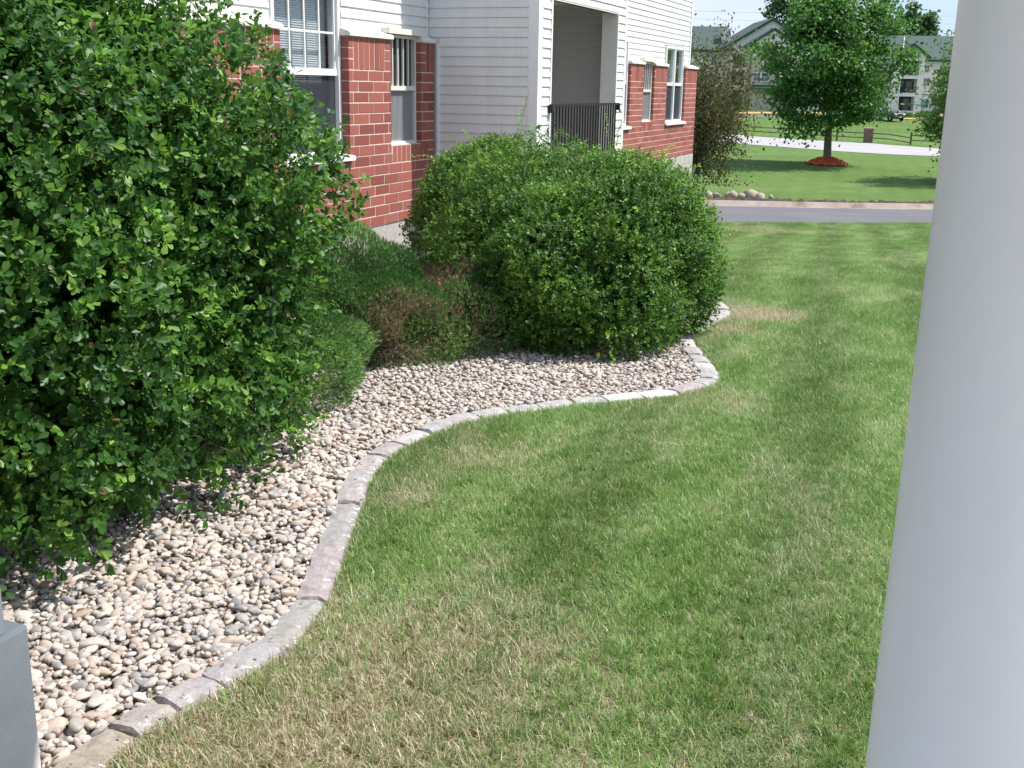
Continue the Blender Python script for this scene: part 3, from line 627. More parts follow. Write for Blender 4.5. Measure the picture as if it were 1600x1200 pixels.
# ================================================================== HOUSE
CR = .1016; ZN0 = 1.981; BL = .3048
house = thing('apartment_house', 'apartment house with white lap siding over red brick and a recessed porch', 'apartment building', (0, 11.58, .457))
HP = Matrix.Translation((0, -11.58, -.457))
def part(o, parent=None):
    if parent is None: o.parent = house; o.matrix_parent_inverse = HP
    return o
def hp(mb, name, mat, parent=None, smooth=False):
    o = mb.obj(name, mat, None, smooth)
    if parent is None: o.parent = house; o.matrix_parent_inverse = HP
    else: o.parent = parent
    return o
TOP = 5.7
# backing masses
hp(MB().box(-9, -.12, 5.0, 26.0 - .42, .46, TOP), 'wall_core', MT['room']) if False else None
# interior shell so nothing shows through
core = MB()
core.box(-9.0, -2.6, 5.0, 25.0, .3, TOP)
core.box(-2.6, -.14, 11.2, 11.55, .3, TOP)
core.box(-2.6, -.14, 5.0, 8.35, .3, TOP)
hp(core, 'inner_wall', MT['room'])
hp(MB().box(-9.3, -.15, 4.6, 25.5, 5.72, 5.84).box(-.15, 1.6, 11.2, 15.2, 5.73, 5.85), 'roof', MT['trim'])

brick_cache = {}; brick_budget = [300]
def brick_mesh(L, H, D):
    k = (round(L, 3), round(H, 3), round(D, 3))
    if k not in brick_cache:
        me = MB().box(-D, 0, 0, L, 0, H, .0025).mesh('brick', MT['brick']); brick_cache[k] = me
    return brick_cache[k]
class Veneer:
    def __init__(s, X, name, label, individual):
        s.X = X; s.ind = individual; s.j = MB(); s.tones = []
        s.root = None; s.name = name; s.label = label; s.list = []
    def add(s, y0, y1, z0, z1, D=.10):
        jx = random.uniform(-.0015, .0015)
        s.list.append((y0 + .0058, y1 - .0058, z0 + .0058, z1 - .0058, D, jx))
def fill_row(v, n, spans, odd, y_ref):
    """one course; n = index of its top mortar line"""
    z1 = ZN0 - CR * n; z0 = z1 - CR
    j0 = y_ref + (CR if odd else 0)
    for a, b in spans:
        js = [a]; k = math.ceil((a - j0) / BL); y = j0 + k * BL
        while y < b - .001:
            if y - js[-1] > .045: js.append(y)
            y += BL
        if b - js[-1] < .045 and len(js) > 1: js.pop()
        js.append(b)
        for p, q in zip(js[:-1], js[1:]): v.add(p, q, z0, z1)
def soldiers(v, a, b, z0, z1, w=CR):
    k = max(1, round((b - a) / w)); 
    for i in range(k): v.add(a + (b - a) * i / k, a + (b - a) * (i + 1) / k, z0, z1)
def build_veneer(v, backing, name_bricks=True):
    root = backing; V_, rest = [], []
    if v.ind:
        for (a, b, z0, z1, D, jx) in v.list:
            o = bpy.data.objects.new('brick', brick_mesh(b - a, z1 - z0, D)); COL.objects.link(o); o.parent = root
            o.location = (v.X + jx, a, z0)
    else:
        mb = MB(); tn = []
        for (a, b, z0, z1, D, jx) in v.list:
            mb.box(v.X - D + jx, v.X + jx, a, b, z0, z1, .0025); tn += [random.random()] * (len(mb.v) - len(tn))
        o = mb.obj('brick_courses', MT['brick'], root); at = o.data.attributes.new('tone', 'FLOAT', 'POINT'); at.data.foreach_set('value', np.array(tn, np.float32)); o['kind'] = 'stuff'

# ---- section A (near), brick face X=0
vA = Veneer(0.0, 'A', '', True); yr = 9.756
pL = (7.2, 8.53); pM = (9.67, 10.53); pR = (11.21, 11.535)
for n in range(0, 8):
    od = n % 2 == 1; fill_row(vA, n, [pL], od, yr); fill_row(vA, n, [pM], od, yr)
    fill_row(vA, n, [pR], od, yr - .02)
fill_row(vA, 8, [(7.2, 10.55), (11.37, 11.535)], False, yr)
soldiers(vA, 10.55, 11.37, 1.067, 1.245)
vA.list = [q for q in vA.list if not (q[0] > 11.2 and q[3] < 1.2 and q[2] > 1.14 and q[0] < 11.36)]
for n in range(9, 15): fill_row(vA, n, [(7.2, 11.535)], n % 2 == 1, yr)
for a, b in (pL, pM):
    for k in range(3):
        z1 = ZN0 + CR * (k + 1); vA.add(a, a + CR, z1 - CR, z1); vA.add(b - (CR + .03 if b == 10.53 else CR), b, z1 - CR, z1)
    soldiers(vA, a + CR, b - (CR + .03 if b == 10.53 else CR), ZN0, ZN0 + 3 * CR)
for k in range(3):
    z1 = ZN0 + CR * (k + 1); vA.add(11.21, 11.34, z1 - CR, z1)
soldiers(vA, 11.34, 11.535, ZN0, ZN0 + 3 * CR)
# sill courses visible pieces: keep nearest-to-camera 300 as parts
mort = MB()
mz = ZN0 + 3 * CR
mort.box(-.10, -.0035, 7.2, 8.519, .457, mz).box(-.10, -.0035, 9.681, 10.519, 1.168, mz).box(-.10, -.0035, 11.221, 11.53, 1.243, mz).box(-.10, -.0036, 8.521, 10.53, .457, 1.167).box(-.10, -.0037, 10.532, 11.53, .457, 1.242)
wallA = hp(mort, 'brick_wall', MT['mortar']); wallA['label'] = 'near brick wall around the tall window and the narrow louvred vent'
allA = vA.list; allA.sort(key=lambda q: abs(q[0] - 10.2)); ex = allA[300:]; vA.list = allA[:300]; build_veneer(vA, wallA)
if ex: v2 = Veneer(0.0, 'A', '', False); v2.list = ex; build_veneer(v2, wallA)
print('bricks A', len(allA))

# ---- section C (far), brick face X=-.26
XC = -.26; vC = Veneer(XC, 'C', '', False); yc = 20.35
sp = [(20.25, 21.15), (21.93, 22.93), (24.52, 25.60)]
for n in range(0, 8):
    for a, b in sp: fill_row(vC, n, [(a, b)], n % 2 == 1, yc)
fill_row(vC, 8, [(14.86, 21.17), (21.95, 25.60)], False, yc); soldiers(vC, 21.17, 21.95, 1.067, 1.245)
for n in range(9, 15): fill_row(vC, n, [(14.86, 25.60)], n % 2 == 1, yc)
fill_row(vC, 7, [(14.86, 19.0)], True, yc)
for a, b in sp:
    for k in range(3):
        z1 = ZN0 + CR * (k + 1); vC.add(a, a + CR, z1 - CR, z1); vC.add(b - CR, b, z1 - CR, z1)
    soldiers(vC, a + CR, b - CR, ZN0, mz)
mort = MB()
for a, b in sp: mort.box(XC - .10, XC - .0035, a + .011, b - .011, 1.167, mz)
mort.box(XC - .10, XC - .0037, 14.86, 25.588, .457, 1.166)
wallC = hp(mort, 'brick_wall', MT['mortar']); wallC['label'] = 'far brick wall beyond the porch'; build_veneer(vC, wallC)
# return end of the far brick wall
vE = MB()
for n in range(-3, 15):
    z1 = ZN0 - CR * n
    for k in range(0, 6): vE.box(XC - .09 - .305 * (k + 1), XC - .11 - .305 * k, 25.53, 25.598, z1 - CR + .005, z1 - .005)
o = hp(vE, 'end_bricks', MT['brick'], wallC); o['kind'] = 'stuff'
hp(MB().box(-2.2, XC - .1, 25.4, 25.59, .457, mz), 'mortar_bed', MT['mortar'], wallC)

# ---- foundation
fA = MB().box(-.14, -.012, 7.2, 11.53, -.02, .455); hp(fA, 'foundation', MT['block'])
f0 = hp(MB().box(XC - .2, XC - .008, 14.9, 25.585, -1.6, .455), 'foundation', MT['mortar'])
bm_ = {}
for r in range(10):
    z1 = .455 - .2 * r
    for k in range(14):
        b = 25.60 - .40 * k - (.2 if r % 2 else 0); a = b - .392
        b = min(b, 25.60); 
        if z1 < -1.5: continue
        key = round(b - a, 2)
        if key not in bm_: bm_[key] = MB().box(-.15, 0, 0, b - a, -.192, 0, .006).mesh('foundation_block', MT['block'])
        o = link('foundation_block', bm_[key], f0); o.location = (XC + .004, a, z1 - .004)
    if r % 2:
        if 'h' not in bm_: bm_['h'] = MB().box(-.15, 0, 0, .19, -.192, 0, .006).mesh('foundation_block', MT['block'])
        if z1 > -1.5:
            o = link('foundation_block', bm_['h'], f0); o.location = (XC + .004, 25.41, z1 - .004)

# ---- copings over the piers
def coping(y0, y1, X, name='coping', ends=(1, 1)):
    hp(MB().prism([(X - .10, mz + .004), (X + .028, mz + .004), (X + .028, mz + .034), (X + .012, mz + .046), (X - .10, mz + .082)], 1, y0 - .012, y1 + .012), name, MT['cast'])
for a, b in (pL, pM, pR): coping(a, b, 0.0)
for a, b in sp: coping(a, b, XC)

# ---- siding
def lap_profile(): return
def clapboards(X, y0, y1, ztop, zbot, parent, holes=(), flip=1):
    """lap boards on plane x=X facing +X; z rows aligned to the storey grid"""
    k = math.ceil((2.657 - ztop) / .1003)
    while True:
        zb = 2.657 - .1003 * k; zt = zb + .1003
        if zt <= zbot + .02: break
        segs = [(y0, y1)]
        for (ha, hb, hz0, hz1) in holes:
            if hz0 < zb + .05 < hz1:
                ns = []
                for a, b in segs:
                    if hb <= a or ha >= b: ns.append((a, b)); continue
                    if ha > a: ns.append((a, ha))
                    if hb < b: ns.append((hb, b))
                segs = ns
        for a, b in segs:
            if b - a < .02: continue
            z_b = max(zb, zbot)
            w_ = random.uniform(-.0006, .0006)
            MB().prism([(X, zt - .001), (X + .004 + w_, zt - .001), (X + .0165 + w_, z_b + .016), (X + .0165 + w_, z_b + .003), (X + .0125, z_b), (X, z_b)], 1, a, b).obj('clapboard', MT['siding'], parent)
        k += 1
XA = -.10
def sheath(x0, x1, y0, y1, z0, z1): return MB().box(x0, x1, y0, y1, z0, z1)
wsA = hp(sheath(-.16, XA - .001, 5.0, 8.50, mz, TOP).box(-.16, XA - .001, 9.70, 11.56, mz, TOP).box(-.1601, XA - .0012, 8.50, 9.70, 2.72, TOP), 'siding_wall', MT['trim'])
clapboards(XA, 5.0, 11.56, 4.6, mz + .06, wsA, holes=[(8.50, 9.70, 0, 2.71), (10.50, 11.30, 0, 2.39)])
XS = -.36
wsC = hp(sheath(-.42, XS - .001, 14.85, 19.2, 1.18, TOP).box(-.42, XS - .001, 20.22, 23.0, mz, TOP).box(-.42, XS - .001, 24.5, 25.08, mz, TOP).box(-.421, XS - .0012, 19.2, 20.22, 2.72, TOP).box(-.421, XS - .0012, 23.0, 24.5, 2.72, TOP), 'siding_wall', MT['trim'])
clapboards(XS, 14.85, 25.08, TOP - .1, mz + .06, wsC, holes=[(19.2, 20.24, 0, 2.71), (22.98, 24.52, 0, 2.71), (21.1, 21.98, 0, 2.39)])
hp(MB().box(XS - .1, XS + .03, 25.08, 25.17, mz + .05, TOP), 'corner_trim', MT['trim'])
hp(MB().box(-3, XS - .1, 25.10, 25.165, mz + .05, TOP), 'siding_wall', MT['siding'])
# porch bay B : front plane X=1.19, y 11.58..14.83
XB = 1.19; OB0, OB1, OT = 11.97, 14.41, 2.775
wsB = hp(sheath(XB - .14, XB - .001, 11.60, OB0 - .036, -.02, TOP).box(XB - .14, XB - .001, OB1 + .036, 14.80, -.4, TOP).box(XB - .1401, XB - .0012, OB0, OB1, OT, TOP), 'siding_wall', MT['trim'])
wsB['label'] = 'front wall of the porch bay'
clapboards(XB, 11.68, 14.76, TOP - .1, .1, wsB, holes=[(OB0 - .03, OB1 + .03, 0, OT + .03)])
# side wall of bay facing the camera (plane y=11.58, x -.1 .. 1.19)
wsD = hp(MB().box(-.1, XB - .002, 11.585, 11.66, -.02, TOP), 'siding_wall', MT['trim']); wsD['label'] = 'shaded side wall of the porch bay'
def clap_y(Y, x0, x1, ztop, zbot, parent, mat='siding'):
    k = math.ceil((2.657 - ztop) / .1003)
    while True:
        zb = 2.657 - .1003 * k; zt = zb + .1003
        if zt <= zbot + .02: break
        x0_ = x0 if zb < 2.28 or x0 > .1 else XA + .02
        MB().prism([(Y, zt - .001), (Y - .004, zt - .001), (Y - .0165, zb + .016), (Y - .0165, zb + .003), (Y - .0125, zb), (Y, zb)], 0, x0_, x1).obj('clapboard', MT[mat], parent) if False else None
        mb = MB(); poly = [(Y, zt - .001), (Y - .004, zt - .001), (Y - .0165, zb + .016), (Y - .0165, zb + .003), (Y - .0125, zb), (Y, zb)]
        mb.prism(poly, 0, x0_, x1).obj('clapboard', MT[mat], parent); k += 1
clap_y(11.585, .045, 1.10, TOP - .1, .1, wsD)
hp(MB().box(.018, .045, 11.545, 11.585, .1, 2.29), 'corner_trim', MT['trim'])
hp(MB().box(1.10, XB + .012, 11.555, 11.585, -.02, TOP).box(XB + .0005, XB + .012, 11.585, 11.685, -.02, TOP).box(1.085, 1.10, 11.563, 11.585, -.02, TOP), 'corner_trim', MT['trim'])
hp(MB().box(XB + .0005, XB + .016, 14.765, 14.84, -.4, TOP).box(.0, XB + .014, 14.80, 14.84, -.4, TOP), 'corner_trim', MT['trim'])
hp(MB().box(XA - .001, XA + .02, 11.545, 11.562, 2.32, TOP), 'corner_trim', MT['trim'])
# opening trims
hp(MB().box(XB - .15, XB + .02, OB0 - .035, OB0, .1, OT), 'opening_trim', MT['trim'])
hp(MB().box(1.0, XB + .02, OB1, OB1 + .034, .45, OT), 'opening_trim', MT['trim_gray'])
hp(MB().box(XB - .15, XB + .02, OB0 - .035, OB1 + .035, OT, OT + .03), 'opening_trim', MT['trim_gray'])
# porch recess
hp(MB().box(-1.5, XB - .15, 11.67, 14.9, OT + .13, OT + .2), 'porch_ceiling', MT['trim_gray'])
hp(MB().box(-1.5, XB + .05, 11.67, 14.9, .28, .44), 'porch_floor', MT['concrete'])
hp(MB().box(-1.7, -1.5, 11.6, 15.0, .3, 3.2), 'porch_back_wall', MT['siding_shade'])
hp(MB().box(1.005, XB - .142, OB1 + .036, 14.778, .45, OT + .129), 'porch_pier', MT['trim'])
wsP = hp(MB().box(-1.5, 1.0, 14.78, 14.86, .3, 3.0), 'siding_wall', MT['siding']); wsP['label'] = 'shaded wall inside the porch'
clap_y(14.78, -1.49, 1.002, OT + .12, .42, wsP, 'siding_shade')
# railing of porch
rl = hp(MB().box(XB + .02, XB + .055, OB0 - .06, OB1 + .09, 1.645, 1.672).box(XB + .025, XB + .05, OB0 - .02, OB1 + .05, .52, .545), 'railing', MT['rail'])
rl['label'] = 'black metal porch railing'
bal = MB().tube([(0, 0, .545), (0, 0, 1.645)], .0095, 6).mesh('baluster', MT['rail'])
nb = 24
for i in range(nb):
    o = link('baluster', bal, rl); o.location = (XB + .0375, OB0 + .03 + (OB1 - OB0 - .06) * i / (nb - 1), 0)
for y in (OB0 - .05, OB1 + .06):
    MB().box(XB + .017, XB + .065, y - .03, y + .03, 1.58, 1.66).tube([(XB + .06, y, 1.60), (XB + .075, y, 1.56)], .012, 6).obj('bracket', MT['rail'], rl)

# ---- windows
def window(X, y0, y1, z0, zm, z1, muntins, lbl, mull=False, blind='blind'):
    fr = .045; W = MB()
    # outer frame, nailing trim
    W.box(X - .09, X + .02, y0, y0 + fr, z0, z1).box(X - .09, X + .02, y1 - fr, y1, z0, z1).box(X - .09, X + .0195, y0 + fr, y1 - fr, z1 - fr, z1).box(X - .09, X + .0195, y0 + fr, y1 - fr, z0, z0 + fr)
    win = hp(W, 'window', MT['trim']); win['label'] = lbl
    ia, ib = y0 + fr, y1 - fr; halves = [(ia, ib)]
    if mull:
        c = (ia + ib) / 2; MB().box(X - .08, X + .018, c - .035, c + .035, z0 + fr, z1 - fr).obj('mullion', MT['trim'], win); halves = [(ia, c - .035), (c + .035, ib)]
    for a, b in halves:
        # upper sash
        s = .028; up = MB().box(X - .05, X - .005, a, a + s, zm, z1 - fr).box(X - .05, X - .005, b - s, b, zm, z1 - fr).box(X - .05, X - .0052, a + s, b - s, z1 - fr - s, z1 - fr).box(X - .05, X + .004, a, b, zm - .03, zm + .03)
        up.obj('sash', MT['trim'], win)
        MB().box(X - .03, X - .026, a + s, b - s, zm + .03, z1 - fr - s).obj('pane', MT['glass'], win)
        lo = MB().box(X - .075, X - .045, a, a + s, z0 + fr, zm - .03).box(X - .075, X - .045, b - s, b, z0 + fr, zm - .03).box(X - .075, X - .0452, a + s, b - s, z0 + fr, z0 + fr + s)
        lo.obj('sash', MT['trim'], win)
        MB().box(X - .062, X - .058, a + s, b - s, z0 + fr + s, zm - .03).obj('pane', MT['glass'], win)
        MB().box(X - .022, X - .021, a + .004, b - .004, z0 + fr, zm - .03).obj('screen', MT['screen'], win)
        g = MB()
        for k in range(1, muntins[0]):
            y = a + s + (b - a - 2 * s) * k / muntins[0]; g.box(X - .026, X - .012, y - .009, y + .009, zm + .03, z1 - fr - s)
        for k in range(1, muntins[1]):
            z = zm + .03 + (z1 - fr - s - zm - .03) * k / muntins[1]; g.box(X - .0262, X - .0118, a + s, b - s, z - .009, z + .009)
        if g.v: g.obj('grille', MT['trim'], win)
    # blinds or curtains behind
    if blind == 'blind':
        bl = MB(); z = z0 + .06
        while z < z1 - .08:
            bl.add([(X - .120, ia, z), (X - .120, ib, z), (X - .128, ib, z + .0175), (X - .128, ia, z + .0175)], [(0, 1, 2, 3)]); z += .0205
        b_ = bl.obj('blind', MT['blind'], win); b_['kind'] = 'stuff'
    else:
        cu = MB(); n = 60; V = []; F = []
        for i in range(n):
            y = ia + (ib - ia) * i / (n - 1); x = X - .15 + .02 * math.sin(i * 1.3); V += [(x, y, z0 + .05), (x, y, z1 - .05)]
        F = [(2 * i, 2 * i + 2, 2 * i + 3, 2 * i + 1) for i in range(n - 1)]; cu.add(V, F); cu.obj('curtain', MT['curtain'], win)
    MB().box(X - .9, X - .88, y0 - .3, y1 + .3, z0 - .2, z1 + .2).obj('room_wall', MT['room'], win)
    return win
window(-.10, 8.52, 9.668, 1.19, 1.954, 2.70, (4, 2), 'tall white double hung window with white blinds')
window(XS + .03, 19.22, 20.235, 1.19, 1.954, 2.70, (3, 2), 'white window partly hidden by the porch corner')
window(XS + .03, 23.0, 24.50, 1.19, 1.954, 2.70, (1, 1), 'white twin window with pale curtains', True, 'curtain')
def sill(y0, y1, X): hp(MB().prism([(X - .10, 1.168), (X + .05, 1.150), (X + .05, 1.185), (X - .10, 1.212)], 1, y0, y1), 'window_sill', MT['cast'])
hp(MB().prism([(-.11, 1.171), (.045, 1.142), (.045, 1.182), (-.11, 1.215)], 1, 8.50, 9.70), 'window_sill', MT['trim'])
hp(MB().prism([(XC - .11, 1.171), (XC + .045, 1.142), (XC + .045, 1.182), (XC - .11, 1.215)], 1, 19.2, 20.30), 'window_sill', MT['trim'])
hp(MB().prism([(XC - .11, 1.171), (XC + .045, 1.142), (XC + .045, 1.182), (XC - .11, 1.215)], 1, 22.88, 24.58), 'window_sill', MT['trim'])

# ---- louvred vents
def vent(X, y0, y1, lbl):
    v = hp(MB().box(X - .07, X + .0, y0, y0 + .03, 1.25, 2.345).box(X - .07, X + .0, y1 - .03, y1, 1.25, 2.345).box(X - .07, X - .001, y0 + .03, y1 - .03, 2.315, 2.345).box(X - .07, X - .001, y0 + .03, y1 - .03, 1.25, 1.275).box(X - .068, X + .006, y0 + .03, y1 - .03, 1.795, 1.84), 'vent', MT['trim_gray'])
    v['label'] = lbl
    MB().box(X - .07, X - .045, y0 + .031, y1 - .031, 1.841, 2.314).obj('vent_cavity', MT['louvre_dark'], v)
    n = 5
    for i in range(1, n):
        y = y0 + .03 + (y1 - y0 - .06) * i / n; MB().box(X - .03, X - .012, y - .009, y + .009, 1.84, 2.315).obj('vent_bar', MT['trim_gray'], v)
    p = MB().box(X - .08, X - .035, y0 + .031, y1 - .031, 1.275, 1.795).obj('vent_panel', MT['panel'], v)
    k = 22; rb = MB()
    for i in range(k):
        y = y0 + .04 + (y1 - y0 - .08) * i / (k - 1); rb.box(X - .0348, X - .026, y - .006, y + .006, 1.29, 1.78)
    rb.obj('rib_panel', MT['panel_dk'], v)
    hp(MB().box(X - .07, X + .065, y0 - .06, y1 + .035, 2.35, 2.405), 'vent_hood', MT['cast'])
    hp(MB().prism([(X - .07, 1.245), (X + .045, 1.245), (X + .045, 1.2455), (X - .07, 1.262)], 1, y0 - .03, y1 + .03), 'vent_sill', MT['cast'])
vent(-.055, 10.545, 11.205, 'narrow vent with white vertical bars above a gray ribbed panel')
vent(XC - .05, 21.17, 21.91, 'second narrow vent beyond the porch')
# side lining of openings
hp(MB().box(-.30, -.10, 11.21, 11.22, 1.2, 2.3), 'reveal', MT['trim_gray'])

# ================================================================== PORCH WE STAND ON
por = struct(MB().box(3.7, 10.5, -3.5, 1.70, -.1, .35, .02).obj('porch_slab', simple('bounce_concrete', (.55, .54, .52), .9, .1, 6, .3)), 'concrete porch slab under the viewer')  # slab out of view, colour kept pale to bounce fill onto the column
pr = thing('porch_roof', 'flat white porch canopy overhead carried by the white columns', 'porch roof', (5, 0, 3.0))
MB().box(-2.1, 3.1, -1.9, 2.80, .05, .32).obj('soffit', MT['trim'], pr); MB().box(-2.15, 3.15, 2.80, 2.85, 0, .36).obj('fascia', MT['trim'], pr)  # roof out of view, edges set to shade column and pedestal
colm = thing('porch_column', 'smooth round white porch column standing close at the edge of the lawn', 'column', (5.605, 1.551, .35))
n = 64
def lathe(prof, n=64):
    V = [(r * math.cos(2 * math.pi * j / n), r * math.sin(2 * math.pi * j / n), z) for r, z in prof for j in range(n)]
    F = [(i * n + j, i * n + (j + 1) % n, (i + 1) * n + (j + 1) % n, (i + 1) * n + j) for i in range(len(prof) - 1) for j in range(n)]; m_ = MB(); m_.add(V, F); return m_
lathe([(.1425, .06), (.1418, .15), (.1405, .50), (.1360, .95), (.1305, 1.45), (.1245, 2.2), (.122, 2.60)]).obj('shaft', MT['column'], colm, True)
lathe([(0, 0), (.185, 0), (.185, .05), (.17, .07), (.155, .09), (.141, .10)]).obj('base', MT['column'], colm, False)
lathe([(.14, 2.55), (.155, 2.58), (.17, 2.61), (.17, 2.65), (0, 2.65)]).obj('capital', MT['column'], colm, False)
# pedestal at lower left with the foot of a white post
ped = thing('post_pedestal', 'gray concrete pedestal carrying the foot of a white post beside the stones', 'pedestal', (2.97, 1.95, 0))
pm = MB().box(-.34, .36, -.70, .12, -.12, .454, .012).obj('footing', MT['concrete'], ped)
post = thing('porch_post', 'white square post standing on the gray concrete pedestal at the left edge', 'post', (3.07, 1.85, .454))
MB().box(-.07, .252, -.17, .15, 0, 2.65, .006).obj('shaft', MT['trim'], post)

# ================================================================== FOLIAGE
def bumpf(D, seed, amp=.16):
    r = np.random.default_rng(seed); o = np.zeros(len(D))
    for i, fq in enumerate((2.2, 3.5, 5, 7.5, 11, 15)):
        for _ in range(3):
            k = unit(r.normal(size=3)) * fq; o += amp / (1 + i * .55) / 2.2 * np.sin(D @ k + r.random() * 6.28)
    return 1 + o
LEAF_V = np.array([(0, 0, 0), (.30, .42, .07), (.38, .74, .06), (0, 1, -.04), (-.38, .74, .06), (-.30, .42, .07)]); LEAF_F = np.array([(0, 1, 2, 3), (0, 3, 4, 5)])
def make_twigs(center, radii, n, seed, rng, surf=.16, zmin=.02, bump=.16, camside=.35, up=.35, rho0=1.0, flat=.0):
    out = []; c = np.array(center); R = np.array(radii)
    tot = 0
    while tot < n:
        d = unit(rng.normal(size=(n * 2, 3))); p = c + d * R * (bumpf(d, seed, bump) * (rho0 - np.abs(rng.normal(0, surf, n * 2))))[:, None]
        tocam = unit(CAM - c); face = d @ tocam; keep = rng.random(n * 2) < np.where(face > -.25, 1, camside)
        keep &= p[:, 2] > GXY(p[:, 0], p[:, 1]) + zmin
        nrm = unit(d / R); out.append(np.hstack([p, nrm])[keep]); tot += keep.sum()
    T = np.concatenate(out)[:n]; return T[:, :3], T[:, 3:]
def shrub(name, label, cat, center, radii, ntw, lpt, leaf, mat, seed, zmin=.03, bump=.16, surf=.15, twl=(.05, .12), shoots=0, indiv=0, toneb=(.15, .62), camside=.3, dead=None, extra=None, group=None, wratio=.62, holes=.35):
    rng = np.random.default_rng(seed); gz = float(GXY(center[0], center[1]))
    root = thing(name, label, cat, (center[0], center[1], gz), 0, group)
    P, Nn = make_twigs(center, radii, ntw, seed, rng, surf, zmin, bump, camside)
    if extra:
        for (c2, r2, n2) in extra:
            P2, N2 = make_twigs(c2, r2, n2, seed + 5, rng, surf, zmin, bump, camside); k2 = n2 // 4; P2[:k2] = np.array(c2) + N2[:k2] * np.array(r2) * rng.uniform(.2, .8, (k2, 1)); P2 = np.where(P2[:, 2:3] < .12, P2 * [1, 1, 0] + [0, 0, .15], P2); P = np.vstack([P, P2]); Nn = np.vstack([Nn, N2])
    ni = int(.22 * len(P)); di = unit(rng.normal(size=(ni, 3))); Pi = np.array(center) + di * np.array(radii) * rng.uniform(.35, .8, (ni, 1)); ki = Pi[:, 2] > GXY(Pi[:, 0], Pi[:, 1]) + zmin; n_out = len(P)
    P = np.vstack([P, Pi[ki]]); Nn = np.vstack([Nn, di[ki]])
    hn = sum(np.sin(P @ (unit(rng.normal(size=3)) * fq) + rng.random() * 6.3) for fq in (7, 9, 12, 15, 19)) / 2.2
    kp = (hn > -.55) | (rng.random(len(P)) > holes * 1.3); kp &= ~((hn < -1.0) & (rng.random(len(P)) < holes * 1.5)); n_out = int(kp[:n_out].sum()); P = P[kp]; Nn = Nn[kp]; hn = hn[kp]
    nt_ = len(P); T = unit(Nn * .9 + rng.normal(0, .55, (nt_, 3)) + np.array([0, 0, .35])); L = rng.uniform(*twl, nt_)
    tt = np.clip(rng.normal(np.mean(toneb), (toneb[1] - toneb[0]) * .35, nt_) + .10 * np.sin(P @ np.array([5, 4, 6.])), 0, .8)
    tt = np.clip(tt + .10 * hn, 0, .85); newg = rng.random(nt_) < .07; tt = np.where(newg, rng.uniform(.72, .95, nt_), tt)
    k = lpt; u = np.tile(np.linspace(.15, 1, k), (nt_, 1)) + rng.normal(0, .05, (nt_, k))
    loc = P[:, None] + T[:, None] * (L[:, None] * u)[..., None]
    side = unit(rng.normal(size=(nt_, k, 3))); side = unit(side - (side * T[:, None]).sum(-1, keepdims=True) * T[:, None])
    yd = unit(side * rng.uniform(.5, 1.0, (nt_, k, 1)) + T[:, None] * rng.uniform(.35, .9, (nt_, k, 1)))
    zd = unit(T[:, None] * .6 + Nn[:, None] * .5 + rng.normal(0, .35, (nt_, k, 3)) + np.array([0, 0, .35]))
    loc, yd, zd = loc.reshape(-1, 3), yd.reshape(-1, 3), zd.reshape(-1, 3)
    tone = np.clip(np.repeat(tt, k) + rng.normal(0, .09, nt_ * k), 0, 1); sz = leaf * rng.uniform(.6, 1.2, nt_ * k) * np.repeat(np.where(np.arange(nt_) >= n_out, 1.9, 1.0), k)
    ok = loc[:, 2] > GXY(loc[:, 0], loc[:, 1]) + .012
    dd = np.zeros(len(loc))
    if dead is not None:
        for (c3, r3, pr_) in dead:
            q = np.linalg.norm((loc - np.array(c3)) / np.array(r3), axis=1); dd = np.where((q < 1) & (rng.random(len(loc)) < pr_), 1.0, dd)
    dd = np.where(rng.random(len(loc)) < .006, 1, dd)
    loc, yd, zd, tone, sz, dd = loc[ok], yd[ok], zd[ok], tone[ok], sz[ok], dd[ok]
    M3 = frame(yd, zd) * (sz[:, None] * np.array([wratio / .76 * .95, 1, 1]))[:, None, :]
    idx = np.arange(len(loc)); sel = np.array([], int)
    if indiv:
        q = loc - CAM; zz = q @ w_; px = 800 + 1759.87 * (q @ r_) / zz; py = 600 - 1759.87 * (q @ u_) / zz
        face = np.abs((frame(yd, zd)[:, :, 2] * unit(CAM - loc)).sum(1)); outw = ((loc - np.array(center)) / np.array(radii)); rad_ = np.linalg.norm(outw, axis=1)
        sc_ = sz / np.linalg.norm(q, axis=1) * face * (rad_ > 1.0) * (px > 5) & (1 if True else 0) if False else sz / np.linalg.norm(q, axis=1) * face * (rad_ > .98) * ((px > 5) & (py > 5) & (px < 1590) & (py < 1190))
        sel = np.argsort(-sc_)[:indiv]; cache = {}
        for j in sel:
            b = int(tone[j] * 8)
            if b not in cache: cache[b] = tri_mesh('leaf', LEAF_V, LEAF_F, mat, False, {'tone': np.full(6, (b + .5) / 8), 'dead': np.zeros(6)})
            o = link('leaf', cache[b], root); A = np.eye(4); A[:3, :3] = M3[j]; A[:3, 3] = loc[j] - np.array([center[0], center[1], gz]); o.matrix_local = Matrix(A.tolist())
    rest = np.setdiff1d(idx, sel); base = np.array([center[0], center[1], gz])
    me = scatter('foliage', LEAF_V, LEAF_F, M3[rest], loc[rest] - base, mat, False, None, {'tone': tone[rest], 'dead': dd[rest]})
    f = link('foliage', me, root); f['kind'] = 'stuff'
    # woody stems from the base into the crown
    st = MB()
    for i in range(26):
        j = rng.integers(nt_); b = np.array([rng.normal(0, .10), rng.normal(0, .10), 0]); e = (P[j] - base) * rng.uniform(.8, 1.0); m1 = b * .5 + e * .45 + np.array([0, 0, .15 * radii[2]]) + rng.normal(0, .04, 3)
        st.tube([b, m1, e], [.014, .009, .003], 5)
    for i in range(500 if shoots else 160):
        j = rng.integers(nt_); e = P[j] - base; st.tube([e - T[j] * .10 - Nn[j] * .06, e, e + T[j] * L[j]], [.0022, .0018, .001], 3, False)
